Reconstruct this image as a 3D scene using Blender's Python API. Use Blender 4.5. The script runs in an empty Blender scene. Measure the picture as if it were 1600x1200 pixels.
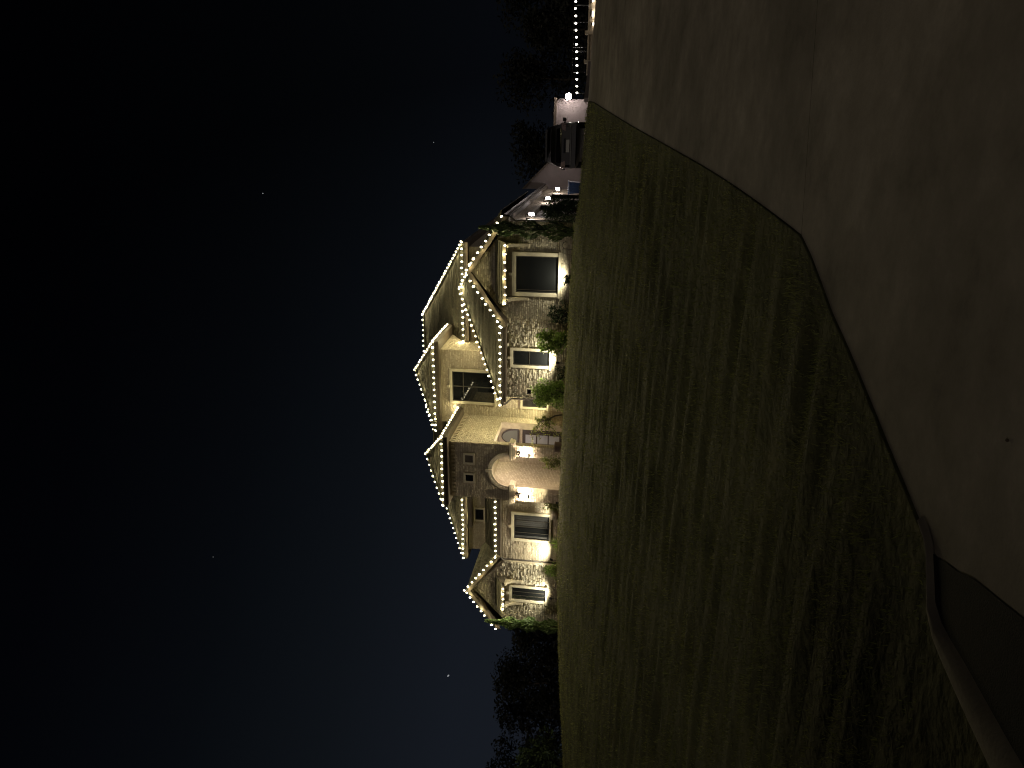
import bpy, bmesh, math, random
import numpy as np
from mathutils import Vector, Matrix
rnd = random.Random(7)
sc = bpy.context.scene
COL = sc.collection
R_ = math.radians

# ------------------------------------------------------------------ camera
def make_camera(pitch=8.0, roll=3.2, yaw=20.0, eye=1.6):
    p, r, y = map(R_, (pitch, roll, yaw))
    fwd = Vector((-math.sin(y)*math.cos(p), math.cos(y)*math.cos(p), math.sin(p)))
    right0 = Vector((math.cos(y), math.sin(y), 0)); up0 = right0.cross(fwd)
    up = up0*math.cos(r) - right0*math.sin(r)
    right = right0*math.cos(r) + up0*math.sin(r)
    # the phone was held on its side: picture right = scene down, picture up = scene right
    X, Y, Z = -up, right, -fwd
    M = Matrix(((X.x, Y.x, Z.x, 0), (X.y, Y.y, Z.y, 0), (X.z, Y.z, Z.z, eye), (0, 0, 0, 1)))
    cd = bpy.data.cameras.new('camera'); co = bpy.data.objects.new('camera', cd)
    COL.objects.link(co); co.matrix_world = M
    cd.sensor_width = 36; cd.lens = 36*1155/1600; cd.clip_end = 4000; cd.clip_start = .05
    sc.camera = co
make_camera()

# ------------------------------------------------------------------ world: night sky, faint town glow low on the left
w = bpy.data.worlds.new('World'); sc.world = w; w.use_nodes = True
nt = w.node_tree; nt.nodes.clear()
def N(t, **k):
    n = nt.nodes.new(t)
    for a, b in k.items(): setattr(n, a, b)
    return n
out = N('ShaderNodeOutputWorld'); bg = N('ShaderNodeBackground')
tc = N('ShaderNodeTexCoord'); sep = N('ShaderNodeSeparateXYZ')
nt.links.new(tc.outputs['Generated'], sep.inputs[0])
rz = N('ShaderNodeValToRGB')
cr = rz.color_ramp; cr.elements[0].position = 0.0; cr.elements[0].color = (.0030, .0037, .0054, 1)
cr.elements[1].position = .85; cr.elements[1].color = (.0002, .00025, .0005, 1)
for pos, c in ((.18, (.0025, .0032, .0047)), (.32, (.0016, .0021, .0029)), (.46, (.0009, .0012, .0017)), (.62, (.0004, .0005, .0009))):
    e = cr.elements.new(pos); e.color = (*c, 1)
nt.links.new(sep.outputs['Z'], rz.inputs[0])
# town glow: stronger towards -x
dot = N('ShaderNodeVectorMath', operation='DOT_PRODUCT'); dot.inputs[1].default_value = (-.80, .60, 0)
nt.links.new(tc.outputs['Generated'], dot.inputs[0])
mp = N('ShaderNodeMapRange'); mp.inputs['From Min'].default_value = .55; mp.inputs['From Max'].default_value = 1.0
mp.inputs['To Min'].default_value = .7; mp.inputs['To Max'].default_value = 3.0
nt.links.new(dot.outputs['Value'], mp.inputs['Value'])
mul = N('ShaderNodeVectorMath', operation='SCALE')
nt.links.new(rz.outputs[0], mul.inputs[0]); nt.links.new(mp.outputs[0], mul.inputs['Scale'])
nt.links.new(mul.outputs[0], bg.inputs[0]); bg.inputs[1].default_value = 1.0
nt.links.new(bg.outputs[0], out.inputs[0])

# ------------------------------------------------------------------ the street's faint light from behind the camera
sd = bpy.data.lights.new('sun', 'SUN'); so = bpy.data.objects.new('sun', sd); COL.objects.link(so)
sd.energy = .245; sd.angle = R_(12); sd.color = (1, .87, .74)
so.rotation_euler = Vector((.30, .75, -.62)).to_track_quat('-Z', 'Y').to_euler()

vs = sc.view_settings; vs.view_transform = 'Standard'; vs.look = 'None'; vs.gamma = 1; vs.exposure = 0
vs.use_curve_mapping = False
sc.cycles.use_denoising = True; sc.cycles.filter_width = 1.15
sc.cycles.max_bounces = 6; sc.cycles.diffuse_bounces = 3; sc.cycles.glossy_bounces = 3
sc.cycles.sample_clamp_indirect = 6; sc.cycles.use_light_tree = True
sc.cycles.caustics_reflective = False; sc.cycles.caustics_refractive = False

# ================================================================== materials
def mat(name, col, rough=.8, var=.0, scale=6., bump=0., bscale=40., metal=0., spec=.4, col2=None, bdist=.02, detail=6.):
    m = bpy.data.materials.new(name); m.use_nodes = True; t = m.node_tree
    b = t.nodes['Principled BSDF']; b.inputs['Roughness'].default_value = rough
    b.inputs['Metallic'].default_value = metal; b.inputs['Specular IOR Level'].default_value = spec
    b.inputs['Base Color'].default_value = (*col, 1)
    tcn = t.nodes.new('ShaderNodeTexCoord')
    if var or col2:
        n = t.nodes.new('ShaderNodeTexNoise'); n.inputs['Scale'].default_value = scale; n.inputs['Detail'].default_value = detail
        n.inputs['Roughness'].default_value = .65
        t.links.new(tcn.outputs['Object'], n.inputs['Vector'])
        rp = t.nodes.new('ShaderNodeValToRGB'); e = rp.color_ramp.elements
        e[0].position = .3; e[1].position = .72
        c2 = col2 or tuple(min(1, c*(1+var)) for c in col)
        c1 = col if col2 else tuple(c*(1-var) for c in col)
        e[0].color = (*c1, 1); e[1].color = (*c2, 1)
        t.links.new(n.outputs['Fac'], rp.inputs[0]); t.links.new(rp.outputs[0], b.inputs['Base Color'])
    if bump:
        n2 = t.nodes.new('ShaderNodeTexNoise'); n2.inputs['Scale'].default_value = bscale; n2.inputs['Detail'].default_value = 5
        t.links.new(tcn.outputs['Object'], n2.inputs['Vector'])
        bp = t.nodes.new('ShaderNodeBump'); bp.inputs['Strength'].default_value = bump; bp.inputs['Distance'].default_value = bdist
        t.links.new(n2.outputs['Fac'], bp.inputs['Height']); t.links.new(bp.outputs[0], b.inputs['Normal'])
    return m
def emat(name, col, s):
    m = bpy.data.materials.new(name); m.use_nodes = True; b = m.node_tree.nodes['Principled BSDF']
    b.inputs['Base Color'].default_value = (.8, .8, .8, 1); b.inputs['Roughness'].default_value = .4
    b.inputs['Emission Color'].default_value = (*col, 1); b.inputs['Emission Strength'].default_value = s
    return m
def island_var(m, amount=.35):
    """piece-to-piece colour variation for joined stones / leaves"""
    t = m.node_tree; b = t.nodes['Principled BSDF']; geo = t.nodes.new('ShaderNodeNewGeometry')
    hsv = t.nodes.new('ShaderNodeHueSaturation'); mr = t.nodes.new('ShaderNodeMapRange')
    mr.inputs['To Min'].default_value = 1-amount; mr.inputs['To Max'].default_value = 1+amount
    t.links.new(geo.outputs['Random Per Island'], mr.inputs['Value']); t.links.new(mr.outputs[0], hsv.inputs['Value'])
    src = b.inputs['Base Color']
    if src.links: t.links.new(src.links[0].from_socket, hsv.inputs['Color'])
    else: hsv.inputs['Color'].default_value = src.default_value
    t.links.new(hsv.outputs[0], b.inputs['Base Color'])
    return m

M = {}
M['stone'] = island_var(mat('rough_stone', (.44, .40, .315), .9, .22, 3., .7, 26., bdist=.03), .28)
M['brick'] = island_var(mat('tan_brick', (.47, .41, .32), .9, .15, 2.5, .5, 50., bdist=.015), .16)
M['mortar'] = mat('mortar', (.36, .31, .23), .95, .2, 5., .5, 60.)
M['mortar_dark'] = mat('stone_joint', (.33, .295, .23), .95, .25, 6., .5, 60.)
M['trim'] = mat('limestone_trim', (.56, .51, .40), .8, .10, 6., .25, 60.)
M['shingle'] = island_var(mat('roof_shingle', (.070, .064, .044), .95, .35, 9., .6, 60.), .3)
M['fascia'] = mat('brown_fascia', (.10, .08, .06), .55, .2, 3., .1, 30.)
M['gutter'] = mat('bronze_gutter', (.05, .042, .036), .4, .2, 3.)
M['frame'] = mat('window_frame_dark', (.035, .032, .028), .5, .2, 8.)
M['glass'] = mat('window_glass', (.012, .013, .014), .04, 0, spec=.6)
M['door'] = mat('front_door_wood', (.035, .026, .024), .45, .3, 5.)
M['gdoor'] = mat('garage_door_paint', (.22, .19, .16), .6, .1, 4., .15, 30.)
M['wing'] = mat('painted_brick_wing', (.24, .205, .20), .85, .10, 2., .35, 40.)
M['wood'] = mat('cedar_bracket', (.40, .35, .26), .7, .2, 8., .2, 40.)
M['bulb'] = emat('bulb_glow', (1, .88, .60), 7.)
M['patio_bulb'] = emat('patio_bulb_glow', (1, .93, .80), 8.)
M['wire'] = mat('string_wire', (.02, .025, .02), .6)
M['lantern'] = emat('lantern_glow', (1, .78, .56), 420.)
M['flank_lantern'] = emat('flank_lantern_glow', (1, .88, .84), 130.)
M['added_porch_glow'] = emat('added_shade_glow', (1, .78, .6), 6.)
M['flood'] = emat('flood_glow', (1, .88, .82), 330.)
M['uplight'] = emat('uplight_lens', (1, .90, .66), 30.)
M['black'] = mat('black_metal', (.018, .017, .016), .45, .2, 10., metal=.3)
M['leaf'] = island_var(mat('green_leaf', (.22, .33, .08), .6, .25, 3.), .45)
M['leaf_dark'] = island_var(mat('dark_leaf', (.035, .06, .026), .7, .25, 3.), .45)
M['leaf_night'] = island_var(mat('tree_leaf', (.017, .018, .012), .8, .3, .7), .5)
M['leaf_warm'] = island_var(mat('yellow_green_leaf', (.16, .19, .05), .6, .2, 3.), .4)
M['conifer'] = island_var(mat('conifer_spray', (.14, .21, .085), .7, .2, 4.), .4)
M['cypress'] = island_var(mat('cypress_spray', (.085, .125, .05), .7, .2, 4.), .4)
M['reed'] = island_var(mat('dry_grass_blade', (.20, .17, .08), .8, .2, 5.), .35)
M['bark'] = mat('bark', (.06, .048, .036), .9, .3, 6., .6, 30.)
M['mulch'] = mat('mulch', (.075, .055, .038), .95, .4, 14., .9, 40.)
M['rock'] = mat('pale_rock', (.50, .46, .37), .9, .2, 4., .6, 12.)
M['pot'] = mat('clay_pot', (.16, .11, .10), .7, .2, 6., .2, 30.)

# ================================================================== mesh builder and scene tree
ORG = {}
class MB:
    def __init__(s): s.v = []; s.f = []; s.sm = []
    def add(s, vs, fs, smooth=False):
        o = len(s.v); s.v += [tuple(v) for v in vs]
        for f in fs: s.f.append(tuple(i+o for i in f)); s.sm.append(smooth)
        return s
    def box(s, x0, x1, y0, y1, z0, z1):
        return s.add([(x0,y0,z0),(x1,y0,z0),(x1,y1,z0),(x0,y1,z0),(x0,y0,z1),(x1,y0,z1),(x1,y1,z1),(x0,y1,z1)],
              [(0,3,2,1),(4,5,6,7),(0,1,5,4),(1,2,6,5),(2,3,7,6),(3,0,4,7)])
    def prism(s, poly, ext):
        """poly: ordered 3-D outline, ext: extrusion vector"""
        n = len(poly); a = [Vector(p) for p in poly]; b = [p+Vector(ext) for p in a]
        return s.add(a+b, [tuple(range(n-1, -1, -1)), tuple(range(n, 2*n))] + [(i, (i+1) % n, n+(i+1) % n, n+i) for i in range(n)])
    def bar(s, p, q, w, h=None, up=(0, 0, 1)):
        p, q = Vector(p), Vector(q); h = h or w; d = (q-p).normalized(); u = Vector(up)
        if abs(d.dot(u)) > .99: u = Vector((0, 1, 0))
        sx = d.cross(u).normalized()*w/2; sy = sx.cross(d).normalized()*h/2
        c = [-sx-sy, sx-sy, sx+sy, -sx+sy]
        return s.add([p+k for k in c]+[q+k for k in c], [(3,2,1,0),(4,5,6,7)]+[(i,(i+1)%4,4+(i+1)%4,4+i) for i in range(4)])
    def tube(s, pts, rad, n=8, smooth=True):
        pts = [Vector(p) for p in pts]; rs = rad if isinstance(rad, (list, tuple)) else [rad]*len(pts)
        vs, fs = [], []; prev = None
        for i, p in enumerate(pts):
            d = (pts[min(i+1, len(pts)-1)]-pts[max(i-1, 0)]).normalized()
            if prev is None:
                a = d.orthogonal().normalized()
            else:
                a = (prev - d*prev.dot(d)); a = a.normalized() if a.length > 1e-6 else d.orthogonal().normalized()
            prev = a; b = d.cross(a)
            for k in range(n):
                t = 2*math.pi*k/n; vs.append(p+(a*math.cos(t)+b*math.sin(t))*rs[i])
        for i in range(len(pts)-1):
            for k in range(n): fs.append((i*n+k, i*n+(k+1)%n, (i+1)*n+(k+1)%n, (i+1)*n+k))
        fs.append(tuple(range(n-1, -1, -1))); fs.append(tuple((len(pts)-1)*n+k for k in range(n)))
        return s.add(vs, fs, smooth)
    def lathe(s, prof, c=(0, 0, 0), n=14, smooth=True):
        c = Vector(c); vs, fs = [], []
        for r, z in prof:
            for k in range(n):
                t = 2*math.pi*k/n; vs.append(c+Vector((r*math.cos(t), r*math.sin(t), z)))
        for i in range(len(prof)-1):
            for k in range(n): fs.append((i*n+k, i*n+(k+1)%n, (i+1)*n+(k+1)%n, (i+1)*n+k))
        fs.append(tuple(range(n-1, -1, -1))); fs.append(tuple((len(prof)-1)*n+k for k in range(n)))
        return s.add(vs, fs, smooth)
    def mesh(s, name, m, org=(0, 0, 0)):
        me = bpy.data.meshes.new(name)
        o = Vector(org); me.from_pydata([(v[0]-o.x, v[1]-o.y, v[2]-o.z) for v in s.v], [], s.f)
        me.materials.append(m)
        if any(s.sm): me.polygons.foreach_set('use_smooth', s.sm)
        me.update(); return me
    def build(s, name, m, parent=None, **props):
        org = ORG[parent.name] if parent else props.pop('loc', (0, 0, 0))
        o = bpy.data.objects.new(name, s.mesh(name, m, org)); COL.objects.link(o)
        if parent: o.parent = parent
        else: o.location = org
        ORG[o.name] = org
        for k, v in props.items(): o[k] = v
        return o
def thing(name, loc, label, cat, group=None):
    o = bpy.data.objects.new(name, None); COL.objects.link(o); o.location = loc; o.empty_display_size = .2
    o['label'] = label; o['category'] = cat
    if group: o['group'] = group
    ORG[o.name] = tuple(loc); return o
def inst(name, me, parent, loc, rot=None):
    o = bpy.data.objects.new(name, me); COL.objects.link(o); o.parent = parent
    g = ORG[parent.name]; o.location = (loc[0]-g[0], loc[1]-g[1], loc[2]-g[2])
    if rot is not None: o.rotation_euler = rot
    ORG[o.name] = tuple(loc); return o
def lamp(kind, parent, loc, energy, color, target=None, size=.05, spot=None, blend=.5, name='lamp'):
    l = bpy.data.lights.new(name, kind); l.energy = energy; l.color = color
    if kind == 'SPOT': l.spot_size = R_(spot); l.spot_blend = blend
    l.shadow_soft_size = size
    o = bpy.data.objects.new(name, l); COL.objects.link(o); o.parent = parent
    g = ORG[parent.name]; o.location = (loc[0]-g[0], loc[1]-g[1], loc[2]-g[2])
    if target: o.rotation_euler = (Vector(target)-Vector(loc)).to_track_quat('-Z', 'Y').to_euler()
    return o

# ================================================================== terrain
CX = [-120, -60, -34.4, -29.1, -25.8, -20.7, -15.4, -12.8, -9.65, -7, -4.25, -3.44, -1.1, .6, 2.5, 4.3, 14, 60]
CZ = [1.6, 2.0, 3.14, 3.57, 3.77, 3.99, 3.95, 3.91, 3.83, 3.77, 3.69, 3.55, 3.4, 3.34, 3.28, 3.18, 2.9, 2.4]
def _slope(y): return np.interp(y, [3.5, 6, 12, 26, 30.5, 32.5], [0, .06, .16, .16, .13, 0])
_yy = np.linspace(0, 60, 1201); _P = np.concatenate([[0], np.cumsum((_slope(_yy[1:])+_slope(_yy[:-1]))/2*np.diff(_yy))])
_P /= np.interp(32, _yy, _P)
def H(x, y): return float(np.interp(x, CX, CZ)*np.interp(y, _yy, _P))
EY = [-30, 0, 2.0, 2.6, 2.94, 3.18, 3.32, 3.40, 3.47, 3.65, 3.96, 4.33, 4.86, 5.62, 6.27, 6.66, 11.3, 18.6, 27.9, 30.6, 31.8, 32.6, 33.4, 34.6, 36.5, 52, 70]
EX = [-3.6, -2.62, -2.50, -2.45, -2.40, -2.36, -2.28, -2.12, -2.02, -1.96, -1.87, -1.76, -1.58, -1.34, -1.06, -.93, -.62, -.14, .53, .62, .2, -1.2, -2.8, -3.8, -4.25, -4.3, -4.3]
def EDGE(y): return float(np.interp(y, EY, EX))

def noise_mat(name, stops, scale, rough, bump, bscale, stretch=None, big=None, bdist=.02):
    m = bpy.data.materials.new(name); m.use_nodes = True; t = m.node_tree; b = t.nodes['Principled BSDF']
    b.inputs['Roughness'].default_value = rough; b.inputs['Specular IOR Level'].default_value = .3
    tcn = t.nodes.new('ShaderNodeTexCoord'); mpn = t.nodes.new('ShaderNodeMapping')
    if stretch: mpn.inputs['Scale'].default_value = stretch
    t.links.new(tcn.outputs['Object'], mpn.inputs[0])
    n = t.nodes.new('ShaderNodeTexNoise'); n.inputs['Scale'].default_value = scale; n.inputs['Detail'].default_value = 8; n.inputs['Roughness'].default_value = .7
    t.links.new(mpn.outputs[0], n.inputs['Vector'])
    rp = t.nodes.new('ShaderNodeValToRGB'); e = rp.color_ramp.elements
    e[0].position, e[0].color = stops[0][0], (*stops[0][1], 1); e[1].position, e[1].color = stops[-1][0], (*stops[-1][1], 1)
    for p, c in stops[1:-1]: k = e.new(p); k.color = (*c, 1)
    t.links.new(n.outputs['Fac'], rp.inputs[0]); src = rp.outputs[0]
    if big:
        n3 = t.nodes.new('ShaderNodeTexNoise'); n3.inputs['Scale'].default_value = big[0]; n3.inputs['Detail'].default_value = 4
        t.links.new(tcn.outputs['Object'], n3.inputs['Vector'])
        mr = t.nodes.new('ShaderNodeMapRange'); mr.inputs['From Min'].default_value = .35; mr.inputs['From Max'].default_value = .68
        mr.inputs['To Min'].default_value = big[1]; mr.inputs['To Max'].default_value = big[2]
        t.links.new(n3.outputs['Fac'], mr.inputs['Value'])
        sv = t.nodes.new('ShaderNodeVectorMath'); sv.operation = 'SCALE'
        t.links.new(src, sv.inputs[0]); t.links.new(mr.outputs[0], sv.inputs['Scale']); src = sv.outputs[0]
    t.links.new(src, b.inputs['Base Color'])
    n2 = t.nodes.new('ShaderNodeTexNoise'); n2.inputs['Scale'].default_value = bscale; n2.inputs['Detail'].default_value = 6
    t.links.new(mpn.outputs[0], n2.inputs['Vector'])
    bp = t.nodes.new('ShaderNodeBump'); bp.inputs['Strength'].default_value = bump; bp.inputs['Distance'].default_value = bdist
    t.links.new(n2.outputs['Fac'], bp.inputs['Height']); t.links.new(bp.outputs[0], b.inputs['Normal'])
    return m
M['lawn'] = noise_mat('lawn_soil', [(.3, (.05, .055, .022)), (.55, (.08, .082, .032)), (.75, (.12, .11, .045))], 2.2, .95, .8, 9., big=(.35, .7, 1.2), bdist=.05)
M['concrete'] = noise_mat('driveway_concrete', [(.22, (.10, .09, .078)), (.42, (.215, .19, .155)), (.55, (.265, .236, .195)), (.78, (.40, .355, .295))], 1.25, .9, .35, 45., big=(.28, .62, 1.2), bdist=.008)
M['asphalt'] = noise_mat('street_asphalt', [(.3, (.006, .006, .007)), (.7, (.014, .013, .014))], 30., .9, .5, 120., bdist=.006)
M['blade'] = island_var(mat('grass_blade', (.135, .165, .062), .8, .35, .4, col2=(.26, .26, .105)), .22)
def translucent(m, f):
    t = m.node_tree; b = t.nodes['Principled BSDF']; o = t.nodes['Material Output']
    tr = t.nodes.new('ShaderNodeBsdfTranslucent'); mx = t.nodes.new('ShaderNodeMixShader'); mx.inputs[0].default_value = f
    if b.inputs['Base Color'].links: t.links.new(b.inputs['Base Color'].links[0].from_socket, tr.inputs[0])
    else: tr.inputs[0].default_value = b.inputs['Base Color'].default_value
    t.links.new(b.outputs[0], mx.inputs[1]); t.links.new(tr.outputs[0], mx.inputs[2]); t.links.new(mx.outputs[0], o.inputs[0])
for k_ in ('blade', 'leaf', 'leaf_warm', 'conifer'): translucent(M[k_], .45 if k_ == 'blade' else .3)
M['soil'] = mat('soil', (.04, .035, .02), .95, .3, .5)

def sheet(name, ys, rowfun, dz, m, **props):
    """rowfun(y) -> list of x (equal count); optional skirt handled by caller"""
    v, f = [], []; n = None
    for y in ys:
        xs = rowfun(y); n = len(xs)
        for x in xs: v.append((x, y, H(x, y)+dz(x, y)))
    for j in range(len(ys)-1):
        for i in range(n-1):
            a = j*n+i; f.append((a, a+1, a+n+1, a+n))
    mb = MB(); mb.add(v, f, True); return mb.build(name, m, **props)
def fr(a, b, st): return list(np.arange(a, b+1e-6, st))
# base terrain out to the horizon
gx = [-1500, -700, -350, -180, -120, -80, -60] + fr(-48, 48, 2.) + [60, 80, 120, 180, 350, 700, 1500]
gy = [-1200, -500, -200, -80, -40] + fr(-20, 70, 2.) + [80, 100, 140, 220, 400, 800, 2000]
sheet('ground', gy, lambda y: gx, lambda x, y: -.35, M['soil'], kind='structure')
# lawn: follows the driveway edge, with a small drop at the edge
LO = [-60, -50, -42] + fr(-38, -14.3, .7) + fr(-13.6, -2.4, .4) + [-2.2, -1.6, -1.1, -.7, -.4, -.2, -.08, -.02, 0, .0]
lys = fr(-6, 2.8, .4) + fr(3, 34.4, .12) + [36, 40, 46, 52, 60, 70]
_ur = np.random.default_rng(11)
_UW = [(_ur.uniform(.15, 1.1), 2*np.pi/_ur.uniform(.26, .95)*_ur.choice([-1, 1]), _ur.uniform(0, 6.28), _ur.uniform(.5, 1)) for _ in range(16)]
def UND(x, y):
    r = 0
    for kx, ky, ph, a in _UW: r = r+a*np.sin(x*kx*2+y*ky+ph)
    return r*.0095
def lawn_dz(x, y):
    d = EDGE(y)-x
    und = float(UND(x, y))
    return (.012+und*min(1, max(0, d)/.6)) if d > 1e-4 else -.15
def lawn_row(y):
    e = EDGE(y); r = [e+o for o in LO]; r[-1] = e+.003; return r
def lawn_zfix(x, y):
    return -.15 if x > EDGE(y)+.001 else lawn_dz(x-1e-3, y)
sheet('lawn', lys, lawn_row, lawn_zfix, M['lawn'], kind='structure')
# driveway: upper drive, then the apron below the control joint
DO = [0, .1, .3, .6, 1, 1.6, 2.4, 3.4, 4.6, 6, 8, 10, 13, 17, 22]
def drive_rows(sign):
    def row(y): e = EDGE(y)+.006; return [e+o for o in DO]
    return row
JX = lambda x: 6.66+.34*(x+.93)/1.4
def joint_sheet(name, y0fun, y1fun, n, m):
    v, f = [], []
    for j in range(n+1):
        t = j/n
        for o in DO:
            ya, yb = y0fun(o), y1fun(o); y = ya+(yb-ya)*t; x = EDGE(y)+.006+o
            v.append((x, y, H(x, y)))
    k = len(DO)
    for j in range(n):
        for i in range(k-1): a = j*k+i; f.append((a, a+1, a+k+1, a+k))
    # thickness at the joint
    return MB().add(v, f, True).build(name, m, kind='structure')
jt = lambda o: 6.66+.24*min(o, 5)
joint_sheet('driveway', lambda o: jt(o)+.004, lambda o: 56., 90, M['concrete'])
joint_sheet('driveway_apron', lambda o: -14., lambda o: jt(o)-.004, 60, M['concrete'])
v = MB()
for i in range(len(DO)-1):   # dark filler strip down in the control joint
    a, b = DO[i], DO[i+1]
    P = []
    for o, s in ((a, -.03), (b, -.03), (b, .03), (a, .03)):
        y = jt(o)+s; x = EDGE(y)+.006+o; P.append((x, y, H(x, y)-.02))
    v.add(P, [(0, 1, 2, 3)])
v.build('driveway_joint', M['mulch'], kind='structure')
# street asphalt wedge: lies over the apron's low corner, its edge running out towards the viewer
AB = [(3.44, -2.02), (3.17, -1.93), (2.95, -1.87), (2.65, -1.80), (2.2, -1.70), (1.5, -1.5), (0, -.9), (-3, .6), (-14, 6)]
KB = [(3.44, -2.04), (3.30, -2.19), (3.17, -2.25), (2.94, -2.24), (2.6, -2.2), (2.2, -2.2), (1.5, -2.22), (0, -2.4), (-3, -2.9), (-14, -6)]
ay = [3.44, 3.38, 3.3, 3.17, 3.05, 2.95, 2.8, 2.65, 2.4, 2.2, 1.8, 1.5, .8, 0, -1.5, -3, -8, -14]
v, f = [], []
for y in ay:
    xr = float(np.interp(-y, [-a for a, _ in AB], [b for _, b in AB])); xl = min(EDGE(y)+float(np.interp(y, [2.2, 2.9, 3.25, 3.5], [.15, .10, .05, .02])), xr-.01)
    xr += .012*math.sin(y*37)+.008*math.sin(y*91)
    for t in (0, .5, 1): v.append((xl+(xr-xl)*t, y, H(xl, y)+.006))
for j in range(len(ay)-1):
    for i in range(2): a = j*3+i; f.append((a, a+3, a+4, a+1))
MB().add(v, f, False).build('street', M['asphalt'], kind='structure')
# raised kerb between lawn and gutter, running out of the drive's flare
kb = MB(); ky = [3.62, 3.52, 3.45, 3.38, 3.3, 3.2, 3.1, 2.94, 2.75, 2.5, 2.2, 1.8, 1.2, .6, 0, -2, -6]
kv, kf = [], []
for i, y in enumerate(ky):
    e = EDGE(y)+.01; hh = .0+.012*min(1, i/5); wd = float(np.interp(y, [2.2, 2.9, 3.25, 3.5], [.17, .12, .065, .04]))
    for dx, z in ((0, -.1), (0, hh+.02), (.02, hh+.028), (wd*.7, hh+.024), (wd, hh*.5+.008), (wd+.02, .004)): kv.append((e+dx, y, z))
for i in range(len(ky)-1):
    for k in range(5): a = i*6+k; kf.append((a, a+6, a+7, a+1))
kb.add(kv, kf, True).build('kerb', M['concrete'], kind='structure')

# ---- grass blades (joined, stuff)
def grass():
    g = np.random.default_rng(3); P = []
    zones = [(3.2, 6.5, -9, 900, .045, .0045), (6.5, 10, -14, 520, .05, .006), (10, 16, -22, 210, .06, .009), (16, 24, -30, 110, .065, .013), (24, 33.6, -36, 75, .07, .017)]
    V = []
    for (y0, y1, xl, dens, hh, wd) in zones:
        n = int((y1-y0)*(1-xl)*dens)
        y = g.uniform(y0, y1, n); x = g.uniform(xl, 1.0, n)
        lim = np.interp(y, EY, EX)+.05-.08*g.random(n)
        k = x < lim; x, y = x[k], y[k]
        # clumpy turf
        cl = (np.sin(x*2.3+np.sin(y*1.1)*2)*np.sin(y*2.9+x*.7)+np.sin(x*6.1-y*3.3)*.5)*.5+.5
        k = g.random(len(x)) < .35+.65*np.clip(cl, 0, 1); x, y, cl = x[k], y[k], cl[k]
        k = ~((y > 32.4) & (x < -4)); x, y, cl = x[k], y[k], cl[k]; lim0 = np.interp(y, EY, EX)
        z = np.interp(x, CX, CZ)*np.interp(y, _yy, _P)+.03+UND(x, y)*np.clip((lim0-x)/.6, 0, 1)
        n = len(x); a = g.uniform(0, 2*np.pi, n); l = hh*g.uniform(.5, 1.35, n)*(.65+.6*np.clip(cl, 0, 1)); ww = wd*g.uniform(.6, 1.2, n)
        dx, dy = np.cos(a)*ww, np.sin(a)*ww; l = l*np.clip(.5+(lim0[:len(l)]-x)/.5, .45, 1); lean = g.uniform(.1, .9, n)*l; b = g.uniform(0, 2*np.pi, n)
        t = np.empty((n, 3, 3))
        t[:, 0] = np.stack([x-dx, y-dy, z], 1); t[:, 1] = np.stack([x+dx, y+dy, z], 1)
        t[:, 2] = np.stack([x+np.cos(b)*lean, y+np.sin(b)*lean, z+np.sqrt(np.maximum(l*l-lean*lean*.6, 1e-5))], 1)
        V.append(t.reshape(-1, 3))
    V = np.concatenate(V); n = len(V)
    me = bpy.data.meshes.new('grass'); me.vertices.add(n); me.vertices.foreach_set('co', V.astype(np.float32).ravel())
    me.loops.add(n); me.loops.foreach_set('vertex_index', np.arange(n, dtype=np.int32))
    me.polygons.add(n//3); me.polygons.foreach_set('loop_start', np.arange(0, n, 3, dtype=np.int32))
    me.polygons.foreach_set('loop_total', np.full(n//3, 3, np.int32)); me.update(calc_edges=True)
    me.materials.append(M['blade']); o = bpy.data.objects.new('grass', me); COL.objects.link(o); o['kind'] = 'stuff'
    o['label'] = 'short dormant green brown grass of the sloping front lawn'; o['category'] = 'grass'
grass()

# ================================================================== the house
house = thing('stone_house', (-14, 34.3, 3.9), 'large two storey tan brick and stone house outlined with roof lights', 'house')
WB = 3.0
def wallbox(x0, x1, y0, y1, z1, m='mortar', z0=WB, name='wall'): return MB().box(x0, x1, y0, y1, z0, z1).build(name, M[m], house)
def relief(O, U, V, Nn, w, h, inside, sz, mort=.012, pro=(.006, .03), tilt=.012, seed=0, m='brick', parent=house, name='stonework', course=None):
    """courses of individual stones over a wall rectangle: O corner, U along, V up, N outwards"""
    rr = random.Random(seed); O, U, V, Nn = Vector(O), Vector(U), Vector(V), Vector(Nn); mb = MB(); z = 0
    while z < h-.03:
        ch = rr.uniform(*sz[1]); ch = min(ch, h-z); x = -rr.uniform(0, sz[0][0])
        while x < w-.02:
            ln = rr.uniform(*sz[0]); a, b = max(0, x), min(w, x+ln); x += ln
            if b-a < .04: continue
            pts = [(a+mort, z+mort), (b-mort, z+mort), (b-mort, z+ch-mort), (a+mort, z+ch-mort)]
            if not all(inside(u, v) for u, v in pts) or not inside((a+b)/2, z+ch/2): continue
            p = rr.uniform(*pro); c = .006
            base = [O+U*u+V*v-Nn*.01 for u, v in pts]
            front = []
            for (u, v), (su, sv) in zip(pts, ((1, 1), (-1, 1), (-1, -1), (1, -1))):
                front.append(O+U*(u+su*rr.uniform(0, .012))+V*(v+sv*rr.uniform(0, .012))+Nn*max(.002, p+rr.uniform(-tilt, tilt)))
            mb.add(base+front, [(0,1,5,4),(1,2,6,5),(2,3,7,6),(3,0,4,7),(4,5,6,7)])
        z += ch
    return mb.build(name, M[m], parent, kind='stuff')
def rects_out(rects):
    return lambda u, v: not any(a < u < b and c < v < d for a, b, c, d in rects)
ROUGH = ((.12, .28), (.07, .12)); BRK = ((.20, .24), (.078, .084)); ASH = ((.14, .27), (.075, .11))
X3, Z3, FR = (1, 0, 0), (0, 0, 1), (0, -1, 0)

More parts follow.
